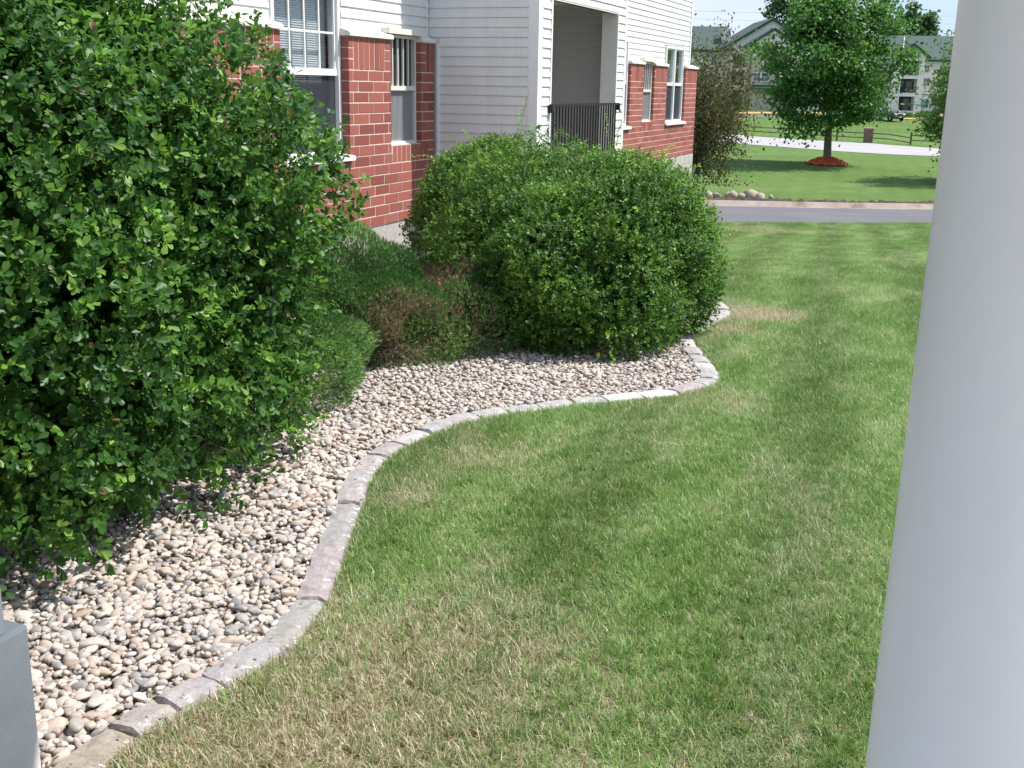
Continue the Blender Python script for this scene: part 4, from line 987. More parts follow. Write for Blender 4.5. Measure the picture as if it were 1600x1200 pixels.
    o_s = st.obj('stems', MT['twig'], root); o_s['kind'] = 'stuff'
    # long new shoots, each a part
    for i in range(shoots):
        for _ in range(200):
            j = rng.integers(nt_)
            if ((Nn[j] @ unit(CAM - P[j])) > .15 and i % 2) or (P[j][2] - gz > radii[2] * 1.5 and j < n_out): break
        p0 = P[j] - base; Ls = rng.uniform(.16, .42); dr = unit(Nn[j] * .8 + rng.normal(0, .35, 3) + np.array([0, 0, rng.choice([.9, .5, -.5, -.9])])); V = []; pts = []
        npt = 14; pos = []; cur = p0.copy(); dcur = dr.copy()
        for q in range(npt): pos.append(cur.copy()); dcur = unit(dcur + np.array([0, 0, -.04]) + rng.normal(0, .06, 3)); cur = cur + dcur * Ls / npt
        pos = np.array(pos); lv = pos[2:]; nl = len(lv) * 2; lo_ = np.repeat(lv, 2, axis=0); sd = unit(np.cross(np.tile(dr, (nl, 1)), rng.normal(size=(nl, 3)))); yd_ = unit(sd + np.tile(dr, (nl, 1)) * .5); zd_ = unit(np.tile(Nn[j], (nl, 1)) * .8 + rng.normal(0, .3, (nl, 3)) + np.array([0, 0, .4]))
        s_l = leaf * rng.uniform(.65, 1.05, nl); Ml = frame(yd_, zd_) * (s_l[:, None] * np.array([wratio / .76 * 1.15, 1, 1]))[:, None, :]
        Vl = (np.einsum('nij,kj->nki', Ml, LEAF_V) + lo_[:, None]).reshape(-1, 3); Fl = (LEAF_F[None] + (np.arange(nl) * 6)[:, None, None]).reshape(-1, 4)
        tb = MB().tube(pos, [.002] * npt, 3, False); Vt = np.array(tb.v); Ft = np.array(tb.f) + len(Vl)
        VV = np.vstack([Vl, Vt]); t_ = rng.uniform(.80, 1.0); me = tri_mesh('shoot', VV, np.vstack([Fl, Ft]), mat, False, {'tone': np.clip(t_ + rng.normal(0, .04, len(VV)), 0, 1), 'dead': np.zeros(len(VV))})
        link('shoot', me, root)
    return root

shrub('large_shrub', 'largest dark green shrub with rounded leaves filling the left side beside the stones', 'shrub', (1.22, 3.98, 1.13), (1.50, 1.72, 1.66), 14500, 8, .043, MT['leaf'], 3, holes=.55, shoots=95, indiv=250, surf=.14, bump=.20, zmin=.10,
      extra=[((1.89, 4.62, 1.30), (.83, .9, .84), 3700), ((1.85, 4.55, .85), (.72, .82, .82), 2200), ((1.95, 3.55, .75), (.74, .8, .70), 2800)])
shrub('round_shrub', 'broad rounded green shrub in front of the porch bay', 'shrub', (2.86, 8.55, .52), (.97, 1.20, .79), 16000, 8, .027, MT['leaf2'], 9, shoots=48, indiv=0, surf=.14, bump=.17, extra=[((2.3, 8.6, .60), (.85, .95, .80), 7000), ((2.9, 8.05, .30), (.78, .72, .46), 3500), ((2.45, 8.95, .74), (.85, .85, .74), 3500)], twl=(.04, .10), toneb=(.2, .66))
shrub('small_shrub', 'dark green shrub tucked behind the broad rounded one against the siding', 'shrub', (1.54, 9.5, .66), (.72, .78, .84), 8000, 7, .027, MT['leaf2'], 21, shoots=16, surf=.13, twl=(.04, .10), toneb=(.15, .6))

SPR_V = np.array([(0, 0, 0), (.10, .35, .02), (.0, 1, 0), (-.10, .35, .02), (.42, .62, .05), (.10, .25, 0), (-.42, .58, .05), (-.10, .2, 0)]); SPR_F = np.array([(0, 1, 2), (0, 2, 3), (0, 5, 4), (0, 6, 7)])
def juniper(name, label, center, radii, n, size, seed, dead=None, group=None, tof=.04):
    rng = np.random.default_rng(seed); gz = float(GXY(center[0], center[1])); root = thing(name, label, 'juniper', (center[0], center[1], gz), 0, group); base = np.array([center[0], center[1], gz])
    P, Nn = make_twigs(center, radii, n, seed, rng, .10, .01, .27, .3); ni = n // 6; di = unit(rng.normal(size=(ni, 3))); di[:, 2] = np.abs(di[:, 2]); P[:ni] = np.array(center) + di * np.array(radii) * rng.uniform(.3, .85, (ni, 1)); Nn[:ni] = di
    T = unit(Nn * .8 + rng.normal(0, .5, (n, 3)) + np.array([0, 0, .55])); sz = size * rng.uniform(.6, 1.3, n)
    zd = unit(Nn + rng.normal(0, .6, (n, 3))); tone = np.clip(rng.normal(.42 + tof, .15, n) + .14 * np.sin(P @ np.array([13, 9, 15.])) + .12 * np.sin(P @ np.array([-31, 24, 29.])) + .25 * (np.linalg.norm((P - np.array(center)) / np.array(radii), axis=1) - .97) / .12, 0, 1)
    dd = np.zeros(n)
    for (c3, r3, pr_) in (dead or []):
        q = np.linalg.norm((P - np.array(c3)) / np.array(r3), axis=1); dd = np.where((q < 1) & (rng.random(n) < pr_ * np.clip(1.6 * (1 - q) + .3, 0, 1)), rng.uniform(.6, 1, n), dd)
    dd = np.where(rng.random(n) < .03, .7, dd)
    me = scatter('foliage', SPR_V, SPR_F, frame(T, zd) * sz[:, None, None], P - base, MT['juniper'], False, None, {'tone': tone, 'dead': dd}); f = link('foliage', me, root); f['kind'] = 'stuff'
    st = MB()
    for i in range(22):
        j = rng.integers(n); st.tube([np.array([rng.normal(0, .06), rng.normal(0, .06), 0]), (P[j] - base) * .5 + np.array([0, 0, .03]), (P[j] - base) * .93], [.018, .011, .004], 5)
    o_s = st.obj('stems', MT['twig'], root); o_s['kind'] = 'stuff'
juniper('juniper', 'low juniper peeking out between the largest shrub and the stones', (1.66, 5.62, .22), (.47, .54, .41), 27000, .036, 31, tof=-.08)
juniper('juniper.001', 'bright green spreading juniper with a brown dead patch below the brick wall', (1.48, 6.98, .28), (.84, .84, .49), 56000, .036, 32, tof=.14, dead=[((2.12, 6.60, .26), (.36, .36, .30), 1.0), ((1.2, 6.6, .7), (.2, .2, .15), .4)])
juniper('juniper.002', 'dark juniper with reddish dead branches beside the broad rounded shrub', (1.92, 7.80, .16), (.62, .84, .46), 46000, .036, 33, tof=-.13, dead=[((1.85, 7.65, .52), (.50, .55, .26), 1.0), ((2.2, 7.2, .15), (.42, .5, .35), .75), ((1.6, 7.4, .5), (.4, .4, .3), .7)])

# ---- trees
def tree(name, label, x, y, crown_c, crown_r, trunk_r, trunk_h, leaf, nclump, per, clump_r, mat, bark, seed, cat='tree', group=None, lean=(0, 0), upright=False, shellp=.7, squash=.6, toneb=(.25, .65), droop=0.0, taper=None):
    rng = np.random.default_rng(seed); gz = float(GXY(x, y)); root = thing(name, label, cat, (x, y, gz - .05), 0, group); base = np.array([x, y, gz - .05]); cc = np.array(crown_c) - base; cr = np.array(crown_r)
    tr = MB(); top = np.array([cc[0], cc[1], cc[2] + cr[2] * .55]); pts = [np.array([0, 0, 0.]), np.array([0, 0, .25 * trunk_h]), np.array([cc[0] * .3, cc[1] * .3, trunk_h]), cc, top]
    tr.tube(pts, [trunk_r * 1.35, trunk_r, trunk_r * .85, trunk_r * .5, trunk_r * .12], 12)
    d = unit(rng.normal(size=(nclump, 3))); rad = np.where(rng.random(nclump) < shellp, rng.uniform(.78, 1.0, nclump), rng.uniform(.3, .8, nclump)) * bumpf(d, seed, .34)
    C_ = cc + d * cr * rad[:, None]
    if taper: 
        h = np.clip((C_[:, 2] - cc[2]) / cr[2], -1, 1); k = 1 - taper * np.clip(h, 0, 1); C_[:, :2] = cc[:2] + (C_[:, :2] - cc[:2]) * k[:, None]
    for i in range(0, nclump, 2 if nclump < 400 else 6):
        a0 = rng.uniform(.05, .6); st_ = pts[2] * (1 - a0) + top * a0; e = C_[i]; mid = st_ * .5 + e * .5 + np.array([0, 0, .06 * np.linalg.norm(e - st_)])
        r0 = trunk_r * rng.uniform(.16, .3); tr.tube([st_, mid, e], [r0, r0 * .55, r0 * .12], 5, False)
    tr.obj('trunk', bark, root, True)
    n = nclump * per; ci = np.repeat(np.arange(nclump), per); g = rng.normal(size=(n, 3)) * clump_r * rng.uniform(.6, 1.3, nclump)[ci][:, None]; g[:, 2] *= (squash if not upright else 1.9); g[:, 2] -= droop * (g[:, 0] ** 2 + g[:, 1] ** 2) ** .5
    loc = C_[ci] + g; nd = unit(rng.normal(size=(n, 3)) * .8 + np.array([0, 0, .7]) + d[ci] * .5); yd = unit(np.cross(nd, rng.normal(size=(n, 3))))
    if upright: yd = unit(yd * .6 + np.array([0, 0, .9])); 
    sz = leaf * rng.uniform(.6, 1.3, n); tone = np.clip(rng.normal(np.mean(toneb), .14, n) + rng.normal(0, .12, nclump)[ci], 0, 1)
    ok = loc[:, 2] > .3
    me = scatter('crown', LEAF_V, LEAF_F, (frame(yd, nd) * (sz[:, None] * np.array([1.0, 1, 1]))[:, None, :])[ok], loc[ok], mat, False, None, {'tone': tone[ok], 'dead': (rng.random(n) < (.25 if upright else 0)).astype(float)[ok]}); link('crown', me, root); return root
tree('maple_tree', 'full green maple tree standing in a ring of red mulch', -.73, 56.64, (-.9, 56.5, 3.75), (3.15, 3.15, 3.9), .19, 1.9, .16, 165, 230, .47, MT['maple'], MT['bark2'], 41, droop=.2, taper=.45, squash=.42)
tree('crabapple_tree', 'brownish olive small tree with upright twigs beside the house corner', -2.9, 37.9, (-2.7, 37.9, .95), (2.15, 2.15, 2.3), .10, .8, .075, 300, 70, .19, MT['darktree'], MT['bark'], 42, upright=True, shellp=.5, toneb=(.3, .6), taper=.55)
tree('young_tree', 'light green young tree reaching out from behind the white column', 6.5, 50.8, (6.25, 50.8, 1.5), (3.0, 3.0, 2.9), .10, 1.2, .13, 240, 80, .32, MT['young'], MT['bark'], 43, shellp=.6, toneb=(.4, .75), droop=.3)
def far_tree(label, s, lat, h, w, seed, n=120, kind='poplar_tree', upright=False):
    x, y = SL(s, lat); gz = float(GXY(x, y)); return tree(kind, label, x, y, (x, y, gz + h * .58), (w, w, h * .45), .3, h * .2, .75, n, 45, w * .22, MT['poplar'], MT['bark'], seed, group='tall trees behind the far buildings', squash=1.1, shellp=.6)
k = 240 / 1760
for i, (px, top, w, lb, nn) in enumerate([(1203, -22, 2.6, 'tall tree above the gable roof, left one of the group', 90), (1228, -30, 3.4, 'tallest tree above the gable roof, beside the maple', 130), (1262, -10, 2.6, 'tall tree half hidden behind the maple crown', 80), (1352, 10, 2.4, 'tall tree right of the maple crown', 80), (1388, 12, 1.7, 'slim tree behind the right roof, left of two plumes', 70), (1411, 6, 2.0, 'slim tree behind the right roof, taller plume', 90), (1429, 43, .9, 'very small tree top showing over the right roof', 30), (1487, 46, 1.2, 'small tree top over the roof beside the column', 40)]):
    ht = (145 - top) * k * .93 + 1.85 + .8; far_tree(lb, 240, (px - 800) * k, ht, w * 1.25, 60 + i, nn)

# mulch ring
V = []; F = []; nrg, nth = 7, 40; rng = np.random.default_rng(5)
for i in range(nrg):
    for j in range(nth):
        r = .98 * i / (nrg - 1) * (1 + .04 * math.sin(j * 1.9)); a_ = 2 * math.pi * j / nth; x = -.73 + r * math.cos(a_); y = 56.64 + r * math.sin(a_); V.append((x, y, float(GXY(x, y)) + .02 + .30 * (1 - (i / (nrg - 1)) ** 2) + rng.random() * .03))
F = [(i * nth + j, i * nth + (j + 1) % nth, (i + 1) * nth + (j + 1) % nth, (i + 1) * nth + j) for i in range(nrg - 1) for j in range(nth)]
o = link('mulch', tri_mesh('mulch', V, F, MT['mulch_red'])); o['kind'] = 'stuff'; o['label'] = 'ring of bright red mulch around the maple trunk'; o['category'] = 'mulch'

# loose chips on the mulch
rng = np.random.default_rng(15); n = 1500; rr_ = np.sqrt(rng.random(n)) * 1.02; aa = rng.random(n) * 6.283; x = -.73 + rr_ * np.cos(aa); y = 56.64 + rr_ * np.sin(aa)
loc = np.column_stack([x, y, GXY(x, y) + .05 + .30 * np.clip(1 - (rr_ / .92) ** 2, 0, 1)])
CV = np.array([(-.5, -.18, 0), (.5, -.18, 0), (.5, .18, 0), (-.5, .18, 0)]); CF = np.array([(0, 1, 2, 3)])
o2 = link('mulch_chips', scatter('mulch_chips', CV, CF, frame(unit(rng.normal(size=(n, 3)) * [1, 1, .4]), unit(rng.normal(size=(n, 3)) * .5 + [0, 0, 1])) * rng.uniform(.05, .13, n)[:, None, None], loc, MT['mulch_red']), o); o2['kind'] = 'stuff'

# litter: small dead leaves and twig bits on the stones and along the blocks
rng = np.random.default_rng(16); n = 420; P = np.column_stack([rng.uniform(2.2, 4.6, n * 6), rng.uniform(2.0, 10.5, n * 6)]); dE = seg_dist(P, EO); keep = (rng.random(len(P)) < np.exp(-dE / .25) + .06); P = P[keep][:n]
z = GXY(P[:, 0], P[:, 1]) + .031; sz = rng.uniform(.009, .020, len(P))
lt = link('leaf_litter', scatter('leaf_litter', LEAF_V, LEAF_F, frame(unit(rng.normal(size=(len(P), 3)) * [1, 1, .25]), unit(rng.normal(size=(len(P), 3)) * .35 + [0, 0, 1])) * (sz[:, None] * np.array([.7, 1, 1]))[:, None, :], np.column_stack([P, z]), simple('dry_leaf', (.26, .17, .09), .9, .4, 30))); lt['kind'] = 'stuff'; lt['label'] = 'scattered bits of dry leaf on the stones and grass edge'; lt['category'] = 'leaf litter'

# rubble rocks beside the trench
rng = np.random.default_rng(77)
rocks = [(-2.5, 36.2, .30), (-2.05, 36.3, .22), (-1.75, 36.0, .26), (-1.35, 36.5, .36), (-1.05, 36.3, .24), (-.75, 36.6, .34), (-.45, 36.5, .28), (-1.55, 36.8, .22), (-2.9, 36.0, .26), (-.15, 36.8, .18), (-2.2, 36.8, .2)]
rl_ = ['pale', 'small tan', 'low brown', 'largest upright', 'wedge shaped', 'big slanted', 'rough gray', 'half buried', 'flat', 'smallest', 'dusty']
for i, (x, y, r) in enumerate(rocks):
    Vr = pebble_shape(IV1, 300 + i) * np.array([1, .8, .85]) * r * .85; o = link('rubble_rock', tri_mesh('rubble_rock', Vr * np.array([1, .7, .9]) * (.7 + .6 * rng.random((len(Vr), 1))), IF1, MT['rock'])); o.location = (x, y, float(GXY(x, y)) + r * .28); o.rotation_euler = (0, 0, i * 1.3)
    o['label'] = f"{rl_[i]} broken rock on the dirt line past the drive, {'rearmost row' if y > 36.45 else 'front row'}"; o['category'] = 'rock'; o['group'] = 'rubble rocks on the turned dirt'

# ---- split rail fence and pillar along the street
def base_at(x, y, dz=0): return (x, y, float(GXY(x, y)) + dz)
fp = [(-25.5, 133.6), (-19.0, 131.0), (-12.88, 128.3), (-7.6, 126.6)]; pil = (-4.29, 125.3); fp2 = [(.05, 122.6), (4.6, 119.2), (9.4, 115.6)]
fence = thing('rail_fence', 'weathered two rail wooden fence running along the far side of the street', 'fence', base_at(-12.88, 128.3)); FI = Matrix.Translation(fence.location).inverted()
def fo(mb, name): o = mb.obj(name, MT['fence'], fence); o.matrix_parent_inverse = FI; return o
allp = fp + [pil] + fp2
for p in fp + fp2: x, y, z = base_at(*p); fo(MB().box(x - .085, x + .085, y - .085, y + .085, z - .1, z + 1.28, .02), 'post')
for a, b in zip(allp[:-1], allp[1:]):
    A_, B_ = np.array(base_at(*a)), np.array(base_at(*b)); dip = -.25 if a == pil else 0
    for h, r in ((.95, .06), (.48, .055)): fo(MB().tube([A_ + [0, 0, h], (A_ + B_) / 2 + [0, 0, h - .02], B_ + [0, 0, h + dip]], r, 6), 'rail')
x, y, z = base_at(*pil); pl_ = thing('brick_pillar', 'dark brick gate pillar with a flat cap in the middle of the fence', 'pillar', (x, y, z)); MB().box(-.46, .46, -.46, .46, -.1, 1.35).obj('shaft', MT['pillar'], pl_); MB().box(-.54, .54, -.54, .54, 1.35, 1.50, .03).obj('cap', simple('pillar_cap', (.30, .20, .17), .9), pl_)

# ================================================================== FAR BUILDINGS
RZ = math.atan2(RW[1], RW[0])
def far_base(s, lat, zoff): x, y = SL(s, lat); return (x, y, zoff)
def fbox(r, name, mat, *b, parent=None): return MB().box(*b).obj(name, MT[mat], parent or r)
def opening(r, x0, x1, z0, z1, y, kind='balcony'):
    """dark recessed balcony with surround, side wall, rail"""
    b = fbox(r, 'balcony', 'far_dark', x0, x1, y + .05, y + .10, z0, z1) if False else None
    fr = MB(); t = .14
    fr.box(x0 - t, x0, y - .06, y + 1.6, z0, z1).box(x1, x1 + t, y - .06, y + 1.6, z0, z1).box(x0 - t, x1 + t, y - .061, y + 1.6, z1, z1 + t).box(x0 - t, x1 + t, y - .062, y + 1.6, z0 - t, z0)
    o = fr.obj('balcony', MT['stucco'], r)
    MB().box(x0, x1, y + 1.5, y + 1.6, z0, z1).obj('back_wall', MT['far_dark'], o)
    MB().box(x0 + (x1 - x0) * .55, x0 + (x1 - x0) * .9, y + 1.42, y + 1.5, z0, z1 - .3).obj('door', MT['far_int'], o)
    rl2 = MB().box(x0, x1, y, y + .04, z0 + .9, z0 + .97)
    for i in range(int((x1 - x0) / .14)): xx = x0 + .07 + i * .14; rl2.box(xx - .015, xx + .015, y + .005, y + .035, z0, z0 + .9)
    rl2.obj('railing', MT['rail'], o)
def fwin(r, x0, x1, z0, z1, y):
    t = .09; fr = MB().box(x0 - t, x0, y - .08, y + .05, z0 - t, z1 + t).box(x1, x1 + t, y - .08, y + .05, z0 - t, z1 + t).box(x0, x1, y - .081, y + .05, z1, z1 + t).box(x0, x1, y - .081, y + .05, z0 - t, z0).box((x0 + x1) / 2 - .03, (x0 + x1) / 2 + .03, y - .07, y + .04, z0, z1).box(x0, x1, y - .065, y + .04, (z0 + z1) / 2 - .03, (z0 + z1) / 2 + .03)
    o = fr.obj('window', MT['trim'], r); MB().box(x0, x1, y - .03, y - .02, z0, z1).obj('pane', MT['far_glass'], o)
def wall_with(mb, x0, x1, z0, z1, y0, y1, holes):
    """wall slab with rectangular holes (x0,x1,z0,z1)"""
    xs = sorted({x0, x1, *[h[0] for h in holes], *[h[1] for h in holes]}); zs = sorted({z0, z1, *[h[2] for h in holes], *[h[3] for h in holes]})
    for a, b in zip(xs[:-1], xs[1:]):
        for c, d in zip(zs[:-1], zs[1:]):
            mx_, mz_ = (a + b) / 2, (c + d) / 2
            if mx_ < x0 or mx_ > x1 or mz_ < z0 or mz_ > z1: continue
            if not any(h[0] < mx_ < h[1] and h[2] < mz_ < h[3] for h in holes): mb.box(a, b, y0, y1, c, d)
# ---- left building
bx, by = SL(183, 39.1); LB = thing('gabled_building', 'far three storey building with a wide green gable roof and tan stone bay', 'building', (bx, by, -1.65), RZ)
LB.scale = (1, 1, .925); hL = [(-5.50, -3.45, 7.55, 9.85), (-5.55, -3.50, 4.6, 6.9), (-5.6, -3.55, 1.3, 3.9)]
mb = MB(); wall_with(mb, -6.3, 7.0, -.6, 10.6, 0, .3, hL); mb.prism([(-6.3, 10.6), (7.0, 10.6), (7.0, 10.9), (.35, 15.2), (-6.3, 10.9)], 1, .001, .3); mb.box(-6.3, -6.1, .3, 14, -.6, 10.6).box(6.8, 7.0, .3, 14, -.6, 10.6).obj('wall', MT['stucco'], LB)
for h in hL: opening(LB, *h, .02)
fbox(LB, 'pilaster', 'stone', -6.45, -5.85, -.25, -.01, -.6, 10.3); fbox(LB, 'pilaster', 'stone', -3.25, -2.75, -.25, -.01, -.6, 10.3)
mb = MB(); mb.box(-2.7, 3.5, -1.2, -.01, -.6, 9.3).obj('stone_bay', MT['stone'], LB)
MB().prism([(-3.1, 9.3), (3.9, 9.3), (3.9, 11.0), (.4, 13.6), (-3.1, 11.0)], 1, -1.22, -.012).obj('bay_gable', MT['stucco'], LB)
def rake(r, x0, z0, xa, za, x1, z1, y0, y1, t=.42):
    MB().prism([(x0, z0), (xa, za), (xa, za + t * 1.15), (x0 - .35, z0 + t * .35)], 1, y0, y1).prism([(x1, z1), (x1 + .35, z1 + t * .35), (xa, za + t * 1.15), (xa, za)], 1, y0, y1).obj('fascia', MT['fascia'], r)
rake(LB, -7.0, 10.4, .35, 15.2, 7.7, 10.4, -.6, -.2, .40); rake(LB, -3.5, 10.95, .4, 13.55, 4.3, 10.95, -1.8, -1.3, .36)
MB().prism([(-7.2, 10.35), (.35, 15.3), (.35, 15.65), (-7.45, 10.6)], 1, -.19, 15).prism([(7.9, 10.35), (8.15, 10.6), (.35, 15.65), (.35, 15.3)], 1, -.19, 15).obj('roof', MT['roof'], LB)
MB().prism([(-3.6, 10.98), (.4, 13.7), (.4, 13.95), (-3.85, 11.15)], 1, -1.29, 2).prism([(4.4, 10.98), (4.65, 11.15), (.4, 13.95), (.4, 13.7)], 1, -1.29, 2).obj('bay_roof', MT['roof'], LB)
for x0, x1, z in ((-7.5, -5.6, 10.2), (-3.9, -2.6, 10.6)): MB().prism([(x0 - .15, z), (x1 + .15, z), (x1, z + .5), ((x0 + x1) / 2, z + .8), (x0, z + .5)], 1, -1.5 if x0 > -5 else -.9, -.3 if x0 > -5 else .2).obj('eave_return', MT['fascia'], LB)
# round vent, arched window, windows, awning, chimney
def disc(cx, cz, r, y, mat, name, par, n=24, half=False, dep=.06):
    a = [math.pi * (i / (n - 1)) if half else 2 * math.pi * i / n for i in range(n)]; return MB().prism([(cx + r * math.cos(t), cz + r * math.sin(t)) for t in a], 1, y - dep, y).obj(name, MT[mat], par)
v = disc(.3, 12.35, .42, -1.225, 'stucco', 'round_vent', LB); disc(.3, 12.35, .29, -1.29, 'fascia', 'vent_louvre', v, dep=.03)
aw = disc(.4, 9.32, 1.45, -1.225, 'trim', 'arched_window', LB, half=True); disc(.4, 9.36, 1.28, -1.29, 'far_glass', 'pane', aw, half=True, dep=.02)
fwin(LB, -.9, .3, 7.3, 9.1, -1.22); fwin(LB, .5, 1.7, 7.3, 9.1, -1.22); fwin(LB, -2.35, -1.3, 5.4, 6.7, -1.22); fwin(LB, -1.1, -.05, 5.4, 6.7, -1.22); fwin(LB, 1.2, 2.3, 5.4, 6.7, -1.22)
MB().prism([(-1.2, 4.75), (-2.4, 4.3), (-2.4, 4.15), (-1.2, 4.2)], 0, -2.6, 3.2).obj('awning', MT['fascia'], LB)
ch = MB().box(-6.55, -5.35, 4.0, 5.6, 11.6, 13.9).obj('chimney', MT['stucco'], LB); MB().box(-6.65, -5.25, 3.9, 5.7, 13.9, 14.05).obj('chimney_cap', MT['trim'], ch)
# long wing to the left and connector to the right (mostly behind trees)
mb = MB(); wall_with(mb, -16, -6.3, -.6, 10.3, 3.0, 3.3, [(-8.3, -7.5, 7.9, 9.3), (-8.3, -7.5, 5.0, 6.4), (-8.3, -7.5, 1.9, 3.3)]); mb.box(7.0, 17.6, 3.0, 3.3, -.6, 10.3); mb.obj('wing_wall', MT['stucco'], LB)
for z in (7.9, 5.0, 1.9): fwin(LB, -8.3, -7.5, z, z + 1.4, 3.15)
for x in (8.2, 10.2, 12.4, 14.6):
    for z in (7.6, 4.8, 1.8): fwin(LB, x, x + 1.1, z, z + 1.5, 3.0)
MB().prism([(2.2, 10.2), (2.2, 10.4), (9, 14.6), (15.8, 10.4), (15.8, 10.2)], 0, -16.5, -5).prism([(2.2, 10.2), (2.2, 10.4), (9, 14.0), (15.8, 10.4), (15.8, 10.2)], 0, 6.8, 17.9).obj('wing_roof', MT['roof'], LB)
MB().box(-16.5, -6.9, 2.1, 2.25, 10.05, 10.45).box(7.5, 17.9, 2.1, 2.25, 10.05, 10.45).obj('gutter', MT['fascia'], LB)
MB().box(-16, -6.4, 3.3, 14, -.6, 10.2).box(-6, 6.7, 1.7, 14, -.6, 10.4).box(7.1, 17.5, 3.35, 14, -.6, 10.2).obj('core', MT['far_dark'], LB)
# ---- right building
bx, by = SL(183, 61.1); RB = thing('far_building', 'far three storey building with small green gable over stacked balconies behind the flagpole', 'building', (bx, by, -.90), RZ)
RB.scale = (1, 1, .925); hR = [(-1.0, 1.7, 5.9, 8.35), (-1.1, 1.6, 3.05, 5.35), (-1.25, 1.4, .1, 2.45)]
mb = MB(); wall_with(mb, -2.6, 2.6, -.8, 8.9, 0, .3, hR); mb.prism([(-2.6, 8.9), (2.6, 8.9), (2.6, 9.0), (.45, 10.75), (-1.7, 9.0), (-2.6, 9.0)], 1, .001, .3); mb.box(2.4, 2.6, .3, 3.0, -.8, 8.9).box(-2.6, -2.4, .3, 3, -.8, 8.9).obj('wall', MT['stucco'], RB)
for h in hR: opening(RB, *h, .02)
rake(RB, -2.1, 8.65, .45, 10.8, 3.1, 8.65, -.5, -.1, .34)
MB().prism([(-2.1, 8.7), (.45, 10.85), (.45, 11.15), (-2.4, 8.85)], 1, -.09, 6).prism([(3.1, 8.7), (3.35, 8.85), (.45, 11.15), (.45, 10.85)], 1, -.09, 6).obj('gable_roof', MT['roof'], RB)
v = disc(.42, 9.85, .40, -.005, 'trim', 'round_vent', RB); disc(.42, 9.85, .28, -.07, 'fascia', 'vent_louvre', v, dep=.03)
mb = MB(); mb.box(2.6, 14, 2.0, 2.3, -.8, 8.5).box(-8.5, -2.6, 2.0, 2.3, -.8, 8.5).obj('wing_wall', MT['stucco'], RB)
for x0, x1, z0, z1 in ((3.3, 3.9, 6.5, 7.6), (3.1, 4.2, 4.2, 5.5), (3.0, 4.4, .7, 2.0), (5.6, 6.7, 4.2, 5.5), (5.6, 6.7, 6.4, 7.6), (5.6, 6.7, .8, 2.0), (-4.4, -3.4, 6.3, 7.6), (-4.4, -3.4, 3.4, 4.8), (-4.4, -3.4, .6, 2.0)): fwin(RB, x0, x1, z0, z1, 2.0)
MB().prism([(1.2, 8.3), (1.2, 8.5), (8, 13.0), (15, 8.5), (15, 8.3)], 0, -4.0, 14.5).add([], []) if False else None
rb = MB(); V = [(-9.0, 1.2, 8.45), (14.5, 1.2, 8.45), (14.5, 15, 8.45), (-9.0, 15, 8.45), (-4.2, 8, 12.75), (14.5, 8, 12.75)]
rb.add(V, [(0, 1, 5, 4), (1, 2, 5), (2, 3, 4, 5), (3, 0, 4), (0, 3, 2, 1)]); rb.obj('roof', MT['roof'], RB)
MB().box(-8.8, -2.7, 1.1, 1.22, 8.25, 8.6).box(2.7, 14.5, 1.1, 1.22, 8.25, 8.6).obj('gutter', MT['fascia'], RB)
MB().box(8.6 - 5.2 + .1, 9.0 - 5.2 + .1, 5.6, 5.9, 11.2, 11.6).obj('roof_vent', MT['far_dark'], RB)
MB().box(-8.4, -2.7, 2.35, 14, -.8, 8.4).box(2.7, 13.9, 2.35, 14, -.8, 8.4).box(-2.3, 2.3, 1.7, 14, -.8, 8.4).obj('core', MT['far_dark'], RB)
# lot, mulch strips, planting
strip('parking_lot', lineSL((161, 30), (166, 53.5)), lineSL((168, 30), (172, 53.5)), .04, MT['asphalt'], 30, 6, 'asphalt parking lot in front of the far buildings')
strip('parking_lot', lineSL((170, 59.8), (173, 80)), lineSL((174.5, 59.8), (177, 80)), .04, MT['street'], 20, 4, 'pale walk in front of the right building')
for nm, a, b, c, d in (('mulch', (170, 31), (174, 47), (172.5, 31), (177, 47)), ('mulch', (163.5, 54.4), (166.5, 59.5), (168, 54.4), (169.5, 58.5)), ('mulch', (174.6, 59.5), (177.5, 72), (176, 59.5), (179, 72))):
    o = strip(nm, lineSL(a, b), lineSL(c, d), .06, MT['mulch_tan'], 24, 5, None, .12); o['kind'] = 'stuff'; o['category'] = 'mulch'
    o['label'] = {31: 'orange mulch strip before the gabled building', 54.4: 'orange mulch bed beside the flagpole', 59.5: 'tan mulch strip before the right building'}[a[1]]
def small_bush(label, s, lat, w, h, seed, n=700, mat='maple'):
    x, y = SL(s, lat); gz = float(GXY(x, y)); rng = np.random.default_rng(seed); root = thing('low_bush', label, 'bush', (x, y, gz), 0, 'low bushes near the flagpole')
    d = unit(rng.normal(size=(n, 3))); d[:, 2] = np.abs(d[:, 2]); loc = d * np.array([w, w, h]) * rng.uniform(.7, 1, (n, 1)) * bumpf(d, seed, .3)[:, None]
    me = scatter('foliage', LEAF_V, LEAF_F, frame(unit(d + rng.normal(0, .5, (n, 3))), unit(rng.normal(size=(n, 3)) + [0, 0, .5])) * rng.uniform(.12, .3, n)[:, None, None], loc, MT[mat], False, None, {'tone': rng.random(n) * .8, 'dead': np.zeros(n)}); link('foliage', me, root)
    MB().tube([(0, 0, 0), (.05, 0, h * .6)], [.05, .02], 5).obj('stem', MT['bark'], root)
for i, (s, lt, w_b, h_b, lb) in enumerate([(166, 54.6, .9, .75, 'low bush beside the dark parked truck'), (167, 56.2, .9, .65, 'low bush at the foot of the flagpole'), (168, 58.6, .75, .6, 'low bush right of the flagpole'), (180.5, 67, 1.2, .9, 'rounded bush under the right building window'), (180.5, 69.8, 1.1, .8, 'second rounded bush under the right building window'), (176, 33.5, 1.0, .9, 'low bush before the gabled building')]): small_bush(lb, s, lt, w_b, h_b, 500 + i)
